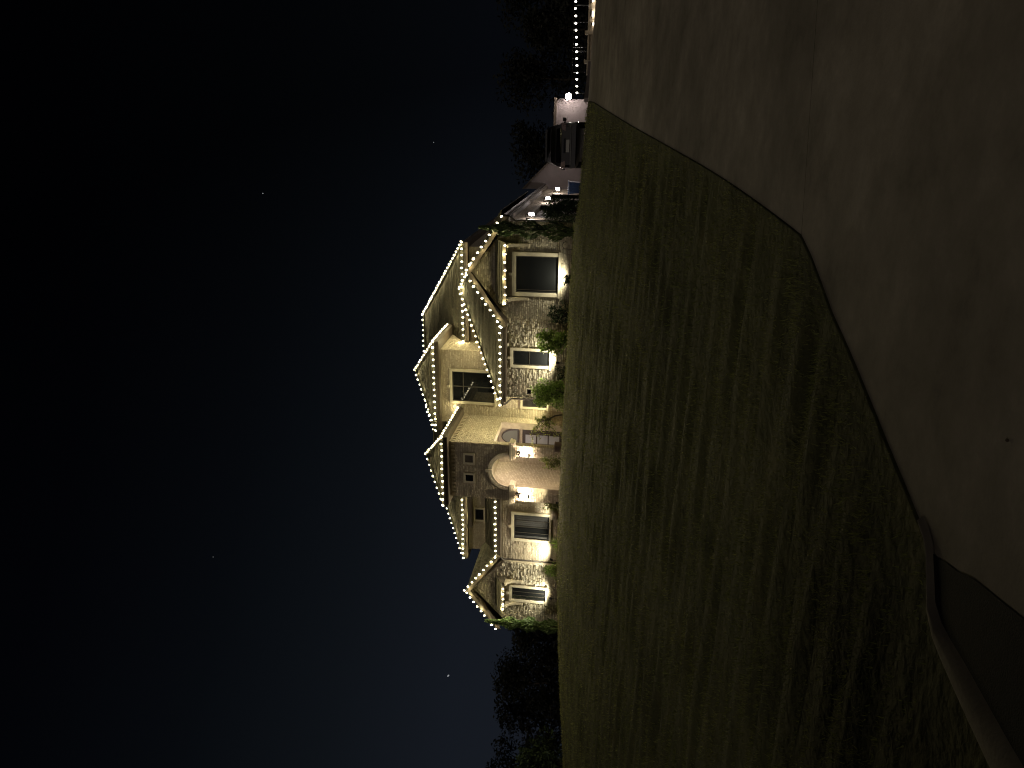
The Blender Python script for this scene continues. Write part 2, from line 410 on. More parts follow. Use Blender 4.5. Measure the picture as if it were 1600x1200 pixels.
def window(x0, x1, z0, z1, y, cols=1, rows=(), tw=.15, sill=True, parent=house, thin=(), proud=.10, hook=False):
    """window facing -y; outer size of the limestone surround"""
    f = MB()
    f.box(x0, x0+tw, y-proud, y+.02, z0, z1); f.box(x1-tw, x1, y-proud, y+.02, z0, z1)
    f.box(x0+tw, x1-tw, y-proud, y+.02, z1-tw, z1)
    wdo = f.build('window', M['trim'], parent)
    s = MB().box(x0-.05, x1+.05, y-proud-.05, y+.02, z0-.0, z0+.09); s.build('sill', M['trim'], wdo)
    gx0, gx1, gz0, gz1 = x0+tw, x1-tw, z0+.09, z1-tw
    MB().box(gx0+.045, gx1-.045, y-.022, y+.01, gz0+.045, gz1-.045).build('pane', M['glass'], wdo)
    fr_ = MB()
    for a in ((gx0, gx0+.05, gz0, gz1), (gx1-.05, gx1, gz0, gz1), (gx0+.05, gx1-.05, gz0, gz0+.05), (gx0+.05, gx1-.05, gz1-.05, gz1)):
        fr_.box(a[0], a[1], y-.05, y+.01, a[2], a[3])
    fr_.build('frame', M['frame'], wdo)
    for k in range(1, cols):
        xm = gx0+(gx1-gx0)*k/cols; MB().box(xm-.03, xm+.03, y-.046, y-.018, gz0+.05, gz1-.05).build('mullion', M['frame'], wdo)
    for r_ in rows:
        zm = gz0+(gz1-gz0)*r_; MB().box(gx0+.05, gx1-.05, y-.043, y-.016, zm-.025, zm+.025).build('mullion', M['frame'], wdo)
    for q in thin:
        xm = gx0+(gx1-gx0)*q; MB().box(xm-.012, xm+.012, y-.040, y-.015, gz0+.05, gz1-.05).build('mullion', M['gutter'], wdo)
    if hook:
        xm = (x0+x1)/2; MB().box(xm-.06, xm+.06, y-.16, y, z1+.005, z1+.14).build('keystone', M['trim'], wdo)
    return wdo

def roof(poly, name='roof', parent=house, step=.19, m='shingle'):
    """planar roof polygon laid in overlapping shingle courses"""
    P = [Vector(p) for p in poly]
    n = None
    for i in range(2, len(P)):
        n = (P[1]-P[0]).cross(P[i]-P[0])
        if n.length > 1e-5: break
    n.normalize()
    if n.z < 0: n = -n; P = P[::-1]
    s = Vector((0, 0, 1)); s = (s-n*s.dot(n)).normalized(); t = s.cross(n)
    ds = [(p-P[0]).dot(s) for p in P]; lo, hi = min(ds), max(ds); mb = MB(); rr = random.Random(len(mb.v)+int(abs(P[0].x)*10))
    def clip(poly, a, sign):
        res = []
        for i in range(len(poly)):
            p, q = poly[i], poly[(i+1) % len(poly)]; dp, dq = ((p-P[0]).dot(s)-a)*sign, ((q-P[0]).dot(s)-a)*sign
            if dp >= 0: res.append(p)
            if dp*dq < 0: res.append(p+(q-p)*(dp/(dp-dq)))
        return res
    d = lo
    while d < hi-1e-4:
        e = min(hi, d+step); q = clip(clip(P, d, 1), e, -1)
        if len(q) >= 3:
            # cut the course into tabs
            ts = [(p-P[0]).dot(t) for p in q]; a, b = min(ts), max(ts); x = a-rr.random()*.6
            while x < b:
                wd = rr.uniform(.5, 1.1)
                def cl2(poly, val, sg):
                    res = []
                    for i in range(len(poly)):
                        p, r = poly[i], poly[(i+1) % len(poly)]; dp, dq = ((p-P[0]).dot(t)-val)*sg, ((r-P[0]).dot(t)-val)*sg
                        if dp >= 0: res.append(p)
                        if dp*dq < 0: res.append(p+(r-p)*(dp/(dp-dq)))
                    return res
                k = cl2(cl2(q, x, 1), x+wd, -1); x += wd
                if len(k) < 3: continue
                up = rr.uniform(.018, .036)
                top = [p+n*(up if (p-P[0]).dot(s) < d+.01 else .006) for p in k]; m_ = len(k)
                mb.add(top+[p-n*.02 for p in k], [tuple(range(m_))]+[((i+1) % m_, i, m_+i, m_+(i+1) % m_) for i in range(m_)])
        d = e
    return mb.build(name, M[m], parent)
def hip(x0, x1, y0, y1, ez, sl):
    w_, d_ = x1-x0, y1-y0; r = min(w_, d_)/2; z = ez+r*sl
    if w_ >= d_: A, B = (x0+r, y0+r, z), (x1-r, y0+r, z)
    else: A, B = (x0+r, y0+r, z), (x0+r, y1-r, z)
    c = [(x0, y0, ez), (x1, y0, ez), (x1, y1, ez), (x0, y1, ez)]
    if w_ >= d_: return [[c[0], c[1], B, A], [c[1], c[2], B], [c[2], c[3], A, B], [c[3], c[0], A]], A, B
    return [[c[0], c[1], A], [c[1], c[2], B, A], [c[2], c[3], B], [c[3], c[0], A, B]], A, B
def hip_roof(x0, x1, y0, y1, ez, sl, faces=(0, 1, 2, 3), fascia=.24):
    F, A, B = hip(x0, x1, y0, y1, ez, sl)
    for i in faces: roof(F[i])
    MB().box(x0+.02, x1-.02, y0+.02, y1-.02, ez-fascia, ez-.004).build('fascia', M['fascia'], house)
    caps = MB()
    for p, q in ((F[0][0], A), (F[0][1], B if x1-x0 >= y1-y0 else A)):
        caps.bar(Vector(p)+Vector((0, 0, .03)), Vector(q)+Vector((0, 0, .03)), .2, .04)
    if (Vector(A)-Vector(B)).length > .05: caps.bar(Vector(A)+Vector((0, 0, .03)), Vector(B)+Vector((0, 0, .03)), .2, .05)
    caps.build('ridge_cap', M['shingle'], house)
    return A, B
def gutter(p, q, out_):
    p, q, o = Vector(p), Vector(q), Vector(out_); d = (q-p).normalized(); g = MB()
    prof = [(0, 0), (.02, -.09), (.10, -.11), (.13, -.01), (.115, -.01), (.10, -.03), (.03, -.03)]
    a = [p+o*u+Vector((0, 0, z)) for u, z in prof]; g.prism(a, q-p)
    return g.build('gutter', M['gutter'], house)
def downspout(pts, r=.045):
    return MB().tube(pts, r, 8).build('downspout', M['gutter'], house)

# ---- A: left gable wing
AX0, AX1, AXm, AY, AE, AP = -27.4, -23.47, -25.36, 35.3, 7.5, 9.28
pg = [(AX0, AY, WB), (AX1, AY, WB), (AX1, AY, AE-.22), (AXm, AY, AP-.12), (AX0, AY, AE-.22)]
MB().prism(pg, (0, 8, 0)).build('wall', M['mortar_dark'], house)
def gable_in(x0, xm, x1, ze, zp, rects, zb):
    ro = rects_out(rects)
    def f(u, v):
        x, z = x0+u, zb+v
        lim = ze+(zp-ze)*(1-abs(x-xm)/((xm-x0) if x < xm else (x1-xm)))
        return z < lim and ro(u, v)
    return f
rel = lambda x0, zb, r: (r[0]-x0, r[1]-x0, r[2]-zb, r[3]-zb)
AW = (-26.02, -24.92, 4.80, 6.98); AH = (-26.3, -24.5, 7.0, 7.78)
relief((AX0, AY, 3.7), X3, Z3, FR, AX1-AX0, 5.7, gable_in(AX0, AXm, AX1, AE-.22, AP-.12, [rel(AX0, 3.7, AW), rel(AX0, 3.7, AH)], 3.7), ROUGH, pro=(.010, .07), tilt=.028, seed=1, m='stone')
window(*AW, AY, 1, (), .15, thin=(.3, .62), hook=True)
gs = (9.42-7.66)/2.42
for sgn in (-1, 1):
    xe = AXm+sgn*2.43
    roof([(xe, 34.9, 7.62), (xe, 44, 7.62), (AXm, 44, 9.40), (AXm, 34.9, 9.40)])
    MB().prism([(xe, 34.88, 7.40), (xe, 34.88, 7.60), (AXm, 34.88, 9.38), (AXm, 34.88, 9.16)], (0, .06, 0)).build('barge_board', M['fascia'], house)
    MB().prism([(xe, 34.94, 7.52), (xe, 34.94, 7.59), (AXm, 34.94, 9.37), (AXm, 34.94, 9.28)], (0, 6, 0)).build('soffit', M['fascia'], house)
def hood(x0, x1, yw, zt, yf, zf, brk):
    """little pent roof over a window on two brackets"""
    h_ = MB().prism([(x0, yw, zt), (x0, yf, zf), (x0, yf, zf-.12), (x0, yw, zt-.14)], (x1-x0, 0, 0)).build('window_hood', M['fascia'], house)
    roof([(x0-.04, yf-.04, zf), (x1+.04, yf-.04, zf), (x1+.04, yw, zt+.02), (x0-.04, yw, zt+.02)], 'hood_shingles', h_)
    for xb in brk:
        arc = [(xb, yw-.01, zf-.14)]
        arc = [(xb, yf+.06, zf-.13), (xb, yf+.06, zf-.22)]
        for k in range(7):
            t = k/6; arc.append((xb, yf+.10+(yw-.10-yf-.10)*math.sin(t*math.pi/2), zf-.24-(.86)*(1-math.cos(t*math.pi/2))))
        arc += [(xb, yw-.005, zf-1.16), (xb, yw-.005, zf-.13)]
        MB().prism(arc, (.13, 0, 0)).build('bracket', M['wood'], h_)
    return h_
hood(-26.3, -24.5, AY, 7.75, 34.7, 7.32, (-26.22, -24.72))

# ---- B: left middle section
wallbox(AX1+.003, -18.85, 35.6, 40, 7.55)
BW = (-22.22, -20.39, 4.70, 6.92)
relief((AX1, 35.6, 3.7), X3, Z3, FR, 4.62, 3.72, rects_out([rel(AX1, 3.7, BW)]), ASH, pro=(.004, .028), tilt=.012, seed=2, m='brick')
bw_ = window(*BW, 35.6, 2, (), .16, thin=(.25, .75), hook=True)
M['curtain'] = mat('curtain_cloth', (.05, .05, .052), .9, .1, 4.)
for q0, q1 in ((.53, .74), (.77, .96), (.04, .12)):
    cu = MB(); a, b = BW[0]+.16+1.51*q0, BW[0]+.16+1.51*q1; nf = max(3, int((b-a)/.05))
    for k in range(nf):
        xa, xb = a+(b-a)*k/nf, a+(b-a)*(k+1)/nf
        cu.prism([(xa, 35.574, 4.90), (xb, 35.566 if k % 2 else 35.577, 4.90), (xb, 35.566 if k % 2 else 35.577, 6.70), (xa, 35.574, 6.70)], (0, .004, 0))
    cu.build('curtain', M['curtain'], bw_)
roof([(-23.2, 35.2, 7.70), (-18.7, 35.2, 7.70), (-18.7, 39.62, 9.15), (-25, 39.62, 9.15)])
MB().box(-23.05, -18.86, 35.22, 35.62, 7.47, 7.69).build('fascia', M['fascia'], house)
gutter((-23.1, 35.21, 7.68), (-18.86, 35.21, 7.68), FR)
downspout([(-23.05, 35.12, 7.56), (-23.1, 35.12, 7.42), (-23.3, 35.2, 7.34), (-23.42, 35.45, 7.22), (-23.42, 35.5, 7.05), (-23.42, 35.5, 4.2)])

# ---- E: main upper storey and long roofs
wallbox(-25.6, -6.6, 39.6, 50, 10.02)
hip_roof(-23.9, -6.28, 39.2, 50.4, 10.17, .69)
hip_roof(-26.15, -14.5, 39.24, 47.2, 10.44, .69, faces=(0, 1, 3))
UW = (-23.55, -22.62, 9.14, 9.86)
MB().box(-25.62, -14.2, 39.58, 39.66, 10.0, 10.2).build('wall', M['mortar'], house)
relief((-25.6, 39.6, 8.6), X3, Z3, FR, 9.6, 1.58, rects_out([rel(-25.6, 8.6, UW)]), BRK, pro=(.002, .010), tilt=.004, seed=3, m='brick')
relief((-12, 39.6, 7.5), X3, Z3, FR, 5.4, 2.5, lambda u, v: True, BRK, pro=(.002, .010), tilt=.004, seed=4, m='brick')
window(*UW, 39.6, 1, (), .09)

# ---- D: tall centre bay with the big upper window
wallbox(-16.2, -11.94, 37.7, 43, 11.22)
wallbox(-18.85, -16.203, 37.7, 38.1, 9.5)
hip_roof(-16.62, -11.36, 37.3, 43.1, 11.46, .70)
gutter((-16.6, 37.31, 11.45), (-11.4, 37.31, 11.45), FR)
DW = (-15.02, -13.0, 8.1, 10.72)
FN = (-17.35, -16.3, 6.80, 7.9); DR = (-17.45, -16.3, 3.6, 6.66); RW = (-15.10, -14.20, 5.2, 6.75)
relief((-16.2, 37.7, 3.9), X3, Z3, FR, 4.26, 7.25, rects_out([rel(-16.2, 3.9, r) for r in (DW, RW, FN, DR)]), ASH, pro=(.003, .02), tilt=.009, seed=5, m='brick')
relief((-11.94, 37.7, 7.5), (0, 1, 0), Z3, X3, 3.4, 3.68, lambda u, v: True, ASH, pro=(.003, .02), tilt=.009, seed=6, m='brick')
window(*DW, 37.7, 2, (.74,), .14, hook=True)
window(*RW, 37.7, 1, (), .11)
relief((-18.45, 37.7, 3.9), X3, Z3, FR, 2.25, 4.05, rects_out([rel(-18.45, 3.9, r) for r in (FN, DR)]), BRK, pro=(.002, .008), tilt=.003, seed=7, m='brick')
# front door and fanlight on the porch's back wall
dr = MB(); dr.box(-17.42, -16.36, 37.6, 37.72, 3.7, 6.62); dr = dr.build('door', M['door'], house)
M['doorglass'] = mat('frosted_door_glass', (.34, .36, .42), .25, .1, 3.)
for zz in (4.55, 5.2, 5.86):
    MB().box(-17.14, -16.64, 37.58, 37.603, zz, zz+.58).build('pane', M['doorglass'], dr)
MB().tube([(-16.5, 37.52, 4.8), (-16.5, 37.50, 5.2), (-16.5, 37.52, 5.6)], .02, 6).build('handle', M['black'], dr)
fp = [(-16.85+.42*math.cos(t), 37.64, 6.90+.85*math.sin(t)) for t in np.linspace(0, math.pi, 15)]
fl = MB().prism([(-16.85+.52*math.cos(t), 37.62, 6.82+1.0*math.sin(t)) for t in np.linspace(0, math.pi, 17)], (0, .1, 0)).build('fanlight', M['door'], house)
M['fanglass'] = mat('fanlight_glass', (.15, .16, .15), .2)
MB().prism([(a, 37.60, c) for a, b, c in fp], (0, .025, 0)).build('pane', M['fanglass'], fl)

# ---- tower / entry porch
TX0, TX1, TY, TB = -18.85, -15.70, 34.0, 37.7
AC, AR, AZ = -17.17, .87, 6.86     # arch centre x, radius, spring height
tw_ = MB()
tw_.box(TX0, AC-AR, TY, TY+.36, WB, 9.96); tw_.box(AC+AR, TX1, TY, TY+.36, WB, 9.96)
ns = 24
for i in range(ns):
    t0, t1 = math.pi*(1-i/ns), math.pi*(1-(i+1)/ns)
    xa, za, xb, zb = AC+AR*math.cos(t0), AZ+AR*math.sin(t0), AC+AR*math.cos(t1), AZ+AR*math.sin(t1)
    tw_.prism([(xa, TY, za), (xb, TY, zb), (xb, TY, 9.96), (xa, TY, 9.96)], (0, .36, 0))
tw_.box(TX0, TX1, TY+.36, TB-.002, 7.98, 9.96)
tw_.box(TX0, TX0+.4, TY+.36, TB-.002, WB, 7.98)
tw_.box(TX1-.36, TX1, 36.95, TB-.002, WB, 7.98); tw_.box(TX1-.36, TX1, TY+.36, 36.95, 7.70, 7.98)
tw_.build('wall', M['mortar'], house)
NI = [(-16.92, -16.30, 8.60, 9.22), (-18.0, -17.42, 8.60, 9.22)]
def tower_in(u, v):
    x, z = TX0+u, 3.9+v
    if any(a < x < b and c < z < d for a, b, c, d in NI): return False
    if z < AZ and AC-AR-.1 < x < AC+AR+.1: return False
    if z >= AZ and (x-AC)**2+(z-AZ)**2 < (AR+.19)**2: return False
    if 6.46 < z < 6.82 and (x < AC-AR+.05 or x > AC+AR-.05): return False
    return not (9.66 < z < 9.86)
relief((TX0, TY, 3.9), X3, Z3, FR, TX1-TX0, 6.05, tower_in, ASH, pro=(.004, .026), tilt=.012, seed=8, m='brick')
def side_in(u, v):
    y, z = TY+u, 3.9+v
    if z < 7.72 and 34.3 < y < 36.97: return False
    if 6.46 < z < 6.82 and y < 34.4: return False
    return not (9.66 < z < 9.86)
relief((TX1, TY, 3.9), (0, 1, 0), Z3, X3, 3.68, 6.05, side_in, ASH, pro=(.004, .022), tilt=.010, seed=9, m='brick')
relief((TX0+.4, 37.68, 3.9), (0, -1, 0), Z3, X3, 3.3, 4.07, lambda u, v: True, BRK, pro=(.002, .008), tilt=.003, seed=10, m='brick')
# dentil course under the eaves, brick by brick
dn = MB()
for k in range(15): x = TX0+.1+k*.21; dn.box(x, x+.10, TY-.05, TY+.01, 9.68, 9.84)
for k in range(17): y = TY+.12+k*.21; dn.box(TX1-.01, TX1+.05, y, y+.10, 9.68, 9.84)
dn.build('dentil_course', M['brick'], house, kind='stuff')
# arch ring in two limestone bands and a keystone
ar = MB()
for (r0, r1, pr) in ((AR-.02, AR+.10, .05), (AR+.10, AR+.19, .08)):
    for i in range(ns):
        t0, t1 = math.pi*(1-i/ns), math.pi*(1-(i+1)/ns)
        c0, s0, c1, s1 = math.cos(t0), math.sin(t0), math.cos(t1), math.sin(t1)
        ar.prism([(AC+r0*c0, TY-pr, AZ+r0*s0), (AC+r0*c1, TY-pr, AZ+r0*s1), (AC+r1*c1, TY-pr, AZ+r1*s1), (AC+r1*c0, TY-pr, AZ+r1*s0)], (0, pr+.01, 0))
am = ar.build('arch_surround', M['trim'], house)
MB().prism([(AC-.05, TY-.13, AZ+AR-.04), (AC+.05, TY-.13, AZ+AR-.04), (AC+.08, TY-.13, AZ+AR+.30), (AC-.08, TY-.13, AZ+AR+.30)], (0, .14, 0)).build('keystone', M['trim'], am)
for a, b in ((TX0-.08, AC-AR+.12), (AC+AR-.12, TX1+.14)):
    cp = MB()
    for k, (z0, z1, g) in enumerate(((6.50, 6.58, .03), (6.58, 6.68, .07), (6.68, 6.78, .13))):
        cp.box(a-g*.6, b+g*.6, TY-.06-g, TY+.38, z0, z1)
    cp.build('capital', M['trim'], house)
for a, b, c, d in NI:
    n_ = MB()
    for x0, x1, z0, z1 in ((a, b, c, c+.1), (a, b, d-.1, d), (a, a+.1, c+.1, d-.1), (b-.1, b, c+.1, d-.1)): n_.box(x0, x1, TY-.07, TY+.01, z0, z1)
    n_ = n_.build('niche_window', M['trim'], house)
    MB().box(a+.1, b-.1, TY-.02, TY+.01, c+.1, d-.1).build('pane', M['glass'] if a < -17.2 else M['fascia'], n_)
TA, TB2 = hip_roof(-19.24, -15.30, 33.6, 38.0, 10.2, .715)
gutter((-19.24, 33.61, 10.19), (-15.3, 33.61, 10.19), FR)
gutter((-15.31, 33.6, 10.19), (-15.31, 37.66, 10.19), X3)
# pillar lanterns
def lantern(loc, glow, out_=(0, -1, 0), s=1.0, energy=None):
    x, y, z = loc; o = Vector(out_)
    L = MB(); c = Vector((x, y, z))
    L.lathe([(.02*s, .36*s), (.05*s, .31*s), (.16*s, .24*s), (.17*s, .215*s), (.0, .21*s)], c, 6, False)
    L.lathe([(.0, -.20*s), (.12*s, -.20*s), (.11*s, -.24*s), (.03*s, -.29*s), (.012*s, -.35*s)], c, 6, False)
    for k in range(6):
        t = math.pi*2*k/6; L.bar(c+Vector((.125*s*math.cos(t), .125*s*math.sin(t), -.20*s)), c+Vector((.145*s*math.cos(t), .145*s*math.sin(t), .215*s)), .016*s)
    back = c-o*.24*s
    L.tube([back+Vector((0, 0, .30*s)), back+o*.1*s+Vector((0, 0, .42*s)), c+Vector((0, 0, .42*s)), c+Vector((0, 0, .35*s))], .018*s, 6)
    sd_ = o.cross(Vector((0, 0, 1))).normalized(); p0 = back-o*.03
    L.bar(p0+Vector((0, 0, .16*s)), p0+Vector((0, 0, .40*s)), .10*s, .05*s)
    l = L.build('wall_lantern', M['black'], house)
    MB().lathe([(.075*s, -.15*s), (.095*s, .0), (.09*s, .15*s)], c, 6, False).build('lantern_glass', glow, l)
    return l
lantern((-16.04, 33.72, 5.98), M['lantern']); lantern((-18.42, 33.72, 5.98), M['lantern'])

pl_ = MB().lathe([(.06, .22), (.02, .20), (.015, .05), (.10, .03), (.11, .0), (.02, -.01)], (-16.75, 35.6, 7.72), 10).build('added_porch_light', M['black'], house)  # unseen lamp added to brighten the inner walls of the porch
MB().lathe([(.09, -.012), (.085, -.16), (.03, -.20)], (-16.75, 35.6, 7.72), 10).build('light_shade', M['added_porch_glow'], pl_)
lamp('POINT', pl_, (-16.75, 35.6, 7.42), 120, (1, .82, .68), size=.06)

# ---- F: right hipped section with rough stone wall
FX0 = -13.45
wallbox(FX0, -9.103, 35.0, 39.6, 7.2, 'mortar_dark')
FW = (-11.82, -10.78, 4.86, 6.92); SW = (-13.28, -12.9, 5.74, 6.12)
relief((FX0, 35, 3.7), X3, Z3, FR, 4.35, 3.4, rects_out([rel(FX0, 3.7, r) for r in (FW, SW)]), ROUGH, pro=(.010, .075), tilt=.03, seed=11, m='stone')
relief((FX0, 37.7, 3.7), (0, -1, 0), Z3, (-1, 0, 0), 2.7, 3.4, lambda u, v: True, ROUGH, pro=(.004, .03), tilt=.012, seed=12, m='stone')
window(*FW, 35, 1, (.55,), .14, hook=True); window(*SW, 35, 1, (), .055, proud=.06)
fa = (-8.91, 39.45, 10.42)
roof([(-13.78, 34.6, 7.33), (-4.05, 34.6, 7.33), fa]); roof([(-13.78, 39.6, 7.33), (-13.78, 34.6, 7.33), fa]); roof([(-4.05, 34.6, 7.33), (-4.05, 44.3, 7.33), fa])
MB().box(-13.76, -9.5, 34.62, 39.55, 7.10, 7.325).build('fascia', M['fascia'], house)
cp = MB()
for p in ((-13.78, 34.6, 7.33), (-5.2, 35.75, 8.06)): cp.bar(Vector(p)+Vector((0, 0, .03)), Vector(fa)+Vector((0, 0, .03)), .2, .04)
cp.build('ridge_cap', M['shingle'], house)
gutter((-13.78, 34.61, 7.32), (-9.5, 34.61, 7.32), FR)
downspout([(-13.6, 34.53, 7.22), (-13.62, 34.53, 7.05), (-13.56, 34.7, 6.95), (-13.5, 34.9, 6.86), (-13.5, 34.93, 6.7), (-13.5, 34.93, 4.0)])

# ---- G: front gable at the right, its flank with garage doors
GX0, GX1, GXm, GY, GE, GP = -9.10, -4.50, -6.87, 34.3, 7.02, 8.72
pg = [(GX0, GY, WB), (GX1-.25, GY, WB), (GX1-.25, GY, GE+.02), (GXm, GY, GP), (GX0, GY, GE)]
MB().prism(pg, (0, 16.7, 0)).build('wall', M['mortar_dark'], house)
fl_ = MB(); fx0, fx1 = GX1-.248, GX1
for y0, y1 in ((GY, 35.7), (41.0, 43.6), (47.3, 51.0)): fl_.box(fx0, fx1, y0, y1, WB, 6.2)
fl_.box(fx0, fx1, GY, 51.0, 6.2, 6.95); fl_.build('wall', M['mortar'], house)
GW = (-7.97, -5.89, 4.46, 6.74); GH = (-8.25, -5.38, 6.78, 7.56)
relief((GX0, GY, 3.6), X3, Z3, FR, 4.6, 5.4, gable_in(GX0, GXm, GX1, GE, GP, [rel(GX0, 3.6, r) for r in (GW, GH)], 3.6), ASH, pro=(.004, .034), tilt=.015, seed=13, m='stone')
relief((GX1, GY, 3.6), (0, 1, 0), Z3, X3, 16.6, 3.3, rects_out([(1.38, 6.72, 0, 2.62), (9.28, 13.02, 0, 2.62)]), BRK, pro=(.003, .014), tilt=.005, seed=14, m='brick')
window(*GW, GY, 1, (), .17, thin=(.07,), hook=True)
hood(-8.25, -5.38, GY, 7.53, 33.6, 7.06, (-8.18, -5.62))
for sgn, xe in ((-1, -9.46), (1, -4.24)):
    roof([(xe, 33.9, 7.10), (xe, 51.2, 7.10), (GXm, 51.2, 8.88), (GXm, 33.9, 8.88)])
    MB().prism([(xe, 33.88, 6.88), (xe, 33.88, 7.09), (GXm, 33.88, 8.87), (GXm, 33.88, 8.65)], (0, .06, 0)).build('barge_board', M['fascia'], house)
    MB().prism([(xe, 33.94, 7.0), (xe, 33.94, 7.08), (GXm, 33.94, 8.86), (GXm, 33.94, 8.78)], (0, 17, 0)).build('soffit', M['fascia'], house)
MB().box(-4.48, -4.26, 33.94, 51, 6.86, 7.04).build('fascia', M['gdoor'], house)
gutter((-4.25, 33.9, 7.09), (-4.25, 51.2, 7.09), X3)
downspout([(-4.2, 34.0, 7.0), (-4.22, 34.05, 6.86), (-4.36, 34.2, 6.72), (-4.44, 34.24, 6.6), (-4.44, 34.24, 4.0)])
for y0, y1 in ((35.7, 41.0), (43.6, 47.3)):
    gd = MB().box(fx0-.03, fx0+.02, y0, y1, 3.3, 6.2).build('garage_door', M['gdoor'], house)
    nc = max(3, round((y1-y0)/1.2)); cw = (y1-y0)/nc
    for r_ in range(4):
        for c_ in range(nc):
            MB().box(fx0+.02, fx0+.05, y0+c_*cw+.08, y0+(c_+1)*cw-.08, 3.5+r_*.68, 3.5+r_*.68+.56).build('panel', M['gdoor'], gd)
    cs = MB(); cs.box(fx0+.02, fx1+.03, y0-.1, y0-.0, 3.3, 6.2); cs.box(fx0+.02, fx1+.03, y1, y1+.1, 3.3, 6.2); cs.box(fx0+.02, fx1+.03, y0-.1, y1+.1, 6.203, 6.33)
    cs.build('door_casing', M['trim'], house)
for y in (34.85, 42.3, 48.1): lantern((-4.22, y, 5.92), M['flank_lantern'], (1, 0, 0), .72)

# raised metal characters set one under another beside the big window
nb = [];
strokes = [[(0, 0, 1.2, 1.2)], [(0, 1.4, 3, .8), (2.4, .2, .8, 2)], [(0, .2, .8, 2), (1.6, .2, .8, 2)], [(0, 0, 2.6, .8), (0, 0, .8, 2.6)], [(0, .2, 2.8, .8), (.2, 2, 2.8, .8), (1, .2, .8, 2.6)], [(0, .2, 2.6, .8), (0, 0, .8, 2.6), (1.8, .2, .8, 1.4), (0, 1.3, 2.6, .6)]]
for i, st in enumerate(strokes):
    cx_, cz_ = -5.36-.035*i, 6.20-.165*i; mbn = MB()
    for (a, b, c, d) in st: mbn.box(cx_+a*.042, cx_+(a+c)*.042, GY-.07, GY-.045, cz_-(b+d)*.042, cz_-b*.042)
    mbn.build('house_number', M['trim'], house)

# ---- garage wing facing the street, with its floodlight
WY = 51.0
wp = [(GX1+.003, WY, WB), (1.15, WY, WB), (1.15, WY, 6.38), (-.8, WY, 6.42), (-2.75, WY, 6.72), (-3.6, WY, 7.58), (GX1+.003, WY, 8.45)]
MB().prism(wp, (0, 6, 0)).build('wall', M['wing'], house, label='plain pale garage wing wall facing the drive')
for p, q in ((wp[2], wp[3]), (wp[3], wp[4]), (wp[4], wp[5]), (wp[5], wp[6])):
    MB().prism([Vector(p)+Vector((.1 if p == wp[2] else 0, -.14, 0)), Vector(q)+Vector((0, -.14, 0)), Vector(q)+Vector((0, -.14, .16)), Vector(p)+Vector((.1 if p == wp[2] else 0, -.14, .16))], (0, 6.3, 0)).build('fascia', M['fascia'], house)
fd = MB(); fd.box(1.152, 1.20, 50.8, 51.2, 5.9, 6.25); fd.bar((1.18, 50.95, 6.0), (1.34, 50.72, 5.72), .06); fd.box(1.16, 1.48, 50.66, 50.80, 5.44, 5.80)
fd = fd.build('floodlight', M['black'], house)
MB().tube([(1.32, 50.67, 5.62), (1.32, 50.62, 5.62), (1.32, 50.56, 5.62), (1.32, 50.52, 5.62)], [.19, .185, .13, .04], 16).build('flood_lens', M['flood'], fd)
lamp('POINT', fd, (1.30, 50.50, 5.62), 26, (1, .88, .84), size=.08)

# ================================================================== strings of bulbs
bm_ = MB(); bm_.lathe([(.013, -.062), (.034, -.036), (.045, .004), (.034, .040), (.015, .056)], n=7)
BULB = bm_.mesh('bulb', M['bulb'])
PB = MB().lathe([(.01, -.075), (.045, -.045), (.055, -.01), (.03, .035), (.02, .05)], n=7).mesh('bulb', M['patio_bulb'])
nbulb = 0; BULB_W = 34.
def light_string(label, pts, spacing=.352, off=(0, 0, .07), group='roof light strings', me=BULB, name='light_string', sag=0, trim=0.):
    global nbulb
    pts = [Vector(p)+Vector(off) for p in pts]
    th = thing(name, tuple(pts[0]), label, 'string lights', group)
    seg = [(pts[i+1]-pts[i]).length for i in range(len(pts)-1)]; tot = sum(seg)
    n = max(2, int(round(tot/spacing))); locs = []
    for k in range(n+1):
        d = tot*k/n; i = 0
        while i < len(seg)-1 and d > seg[i]: d -= seg[i]; i += 1
        p = pts[i]+(pts[i+1]-pts[i])*(d/seg[i])
        p = p+Vector((rnd.uniform(-.012, .012), rnd.uniform(-.012, .012), rnd.uniform(-.015, .015)-sag*math.sin(math.pi*(k % 6)/6)))
        locs.append(p)
    MB().tube([p-Vector((0, 0, .055 if me is BULB else -.05)) for p in locs], .008, 4).build('wire', M['wire'], th)
    for p in locs: inst('bulb', me, th, p, (rnd.uniform(-.3, .3), rnd.uniform(-.3, .3), rnd.uniform(0, 6))); nbulb += 1
    if me is BULB:
        for k in range(1, len(locs), 3):
            lamp('POINT', th, locs[k]+Vector((0, -.05, .03)), BULB_W, (1, .86, .43), size=.015, name='bulb_light')
    return th
LS = light_string
LS('bulb string along the level top ridge of the main roof', [(-11.9, 44.8, 14.06), (-18.2, 44.8, 14.06)])
LS('bulb string down the far right hip of the main roof', [(-6.28, 39.2, 10.2), (-11.88, 44.8, 14.06)], .355)
LS('bulb string on the main roof eave between its right hip and centre bay', [(-6.32, 39.16, 10.18), (-11.85, 39.16, 10.18)])
LS('bulb string down the main roof hip behind the centre bay peak', [(-18.3, 44.8, 14.06), (-21.6, 41.5, 11.8)])
LS('bulb string on the front eave above the big upper window', [(-11.36, 37.24, 11.44), (-16.6, 37.24, 11.44)])
LS('bulb string on the right eave of the centre bay', [(-11.34, 40.7, 11.46), (-11.34, 37.3, 11.46)], .37)
LS('bulb string down the right hip of the centre bay roof', [(-11.36, 37.3, 11.46), (-13.98, 39.93, 13.3)], .37)
LS('bulb string down the left hip of the centre bay roof', [(-14.0, 39.93, 13.3), (-16.6, 37.3, 11.46)])
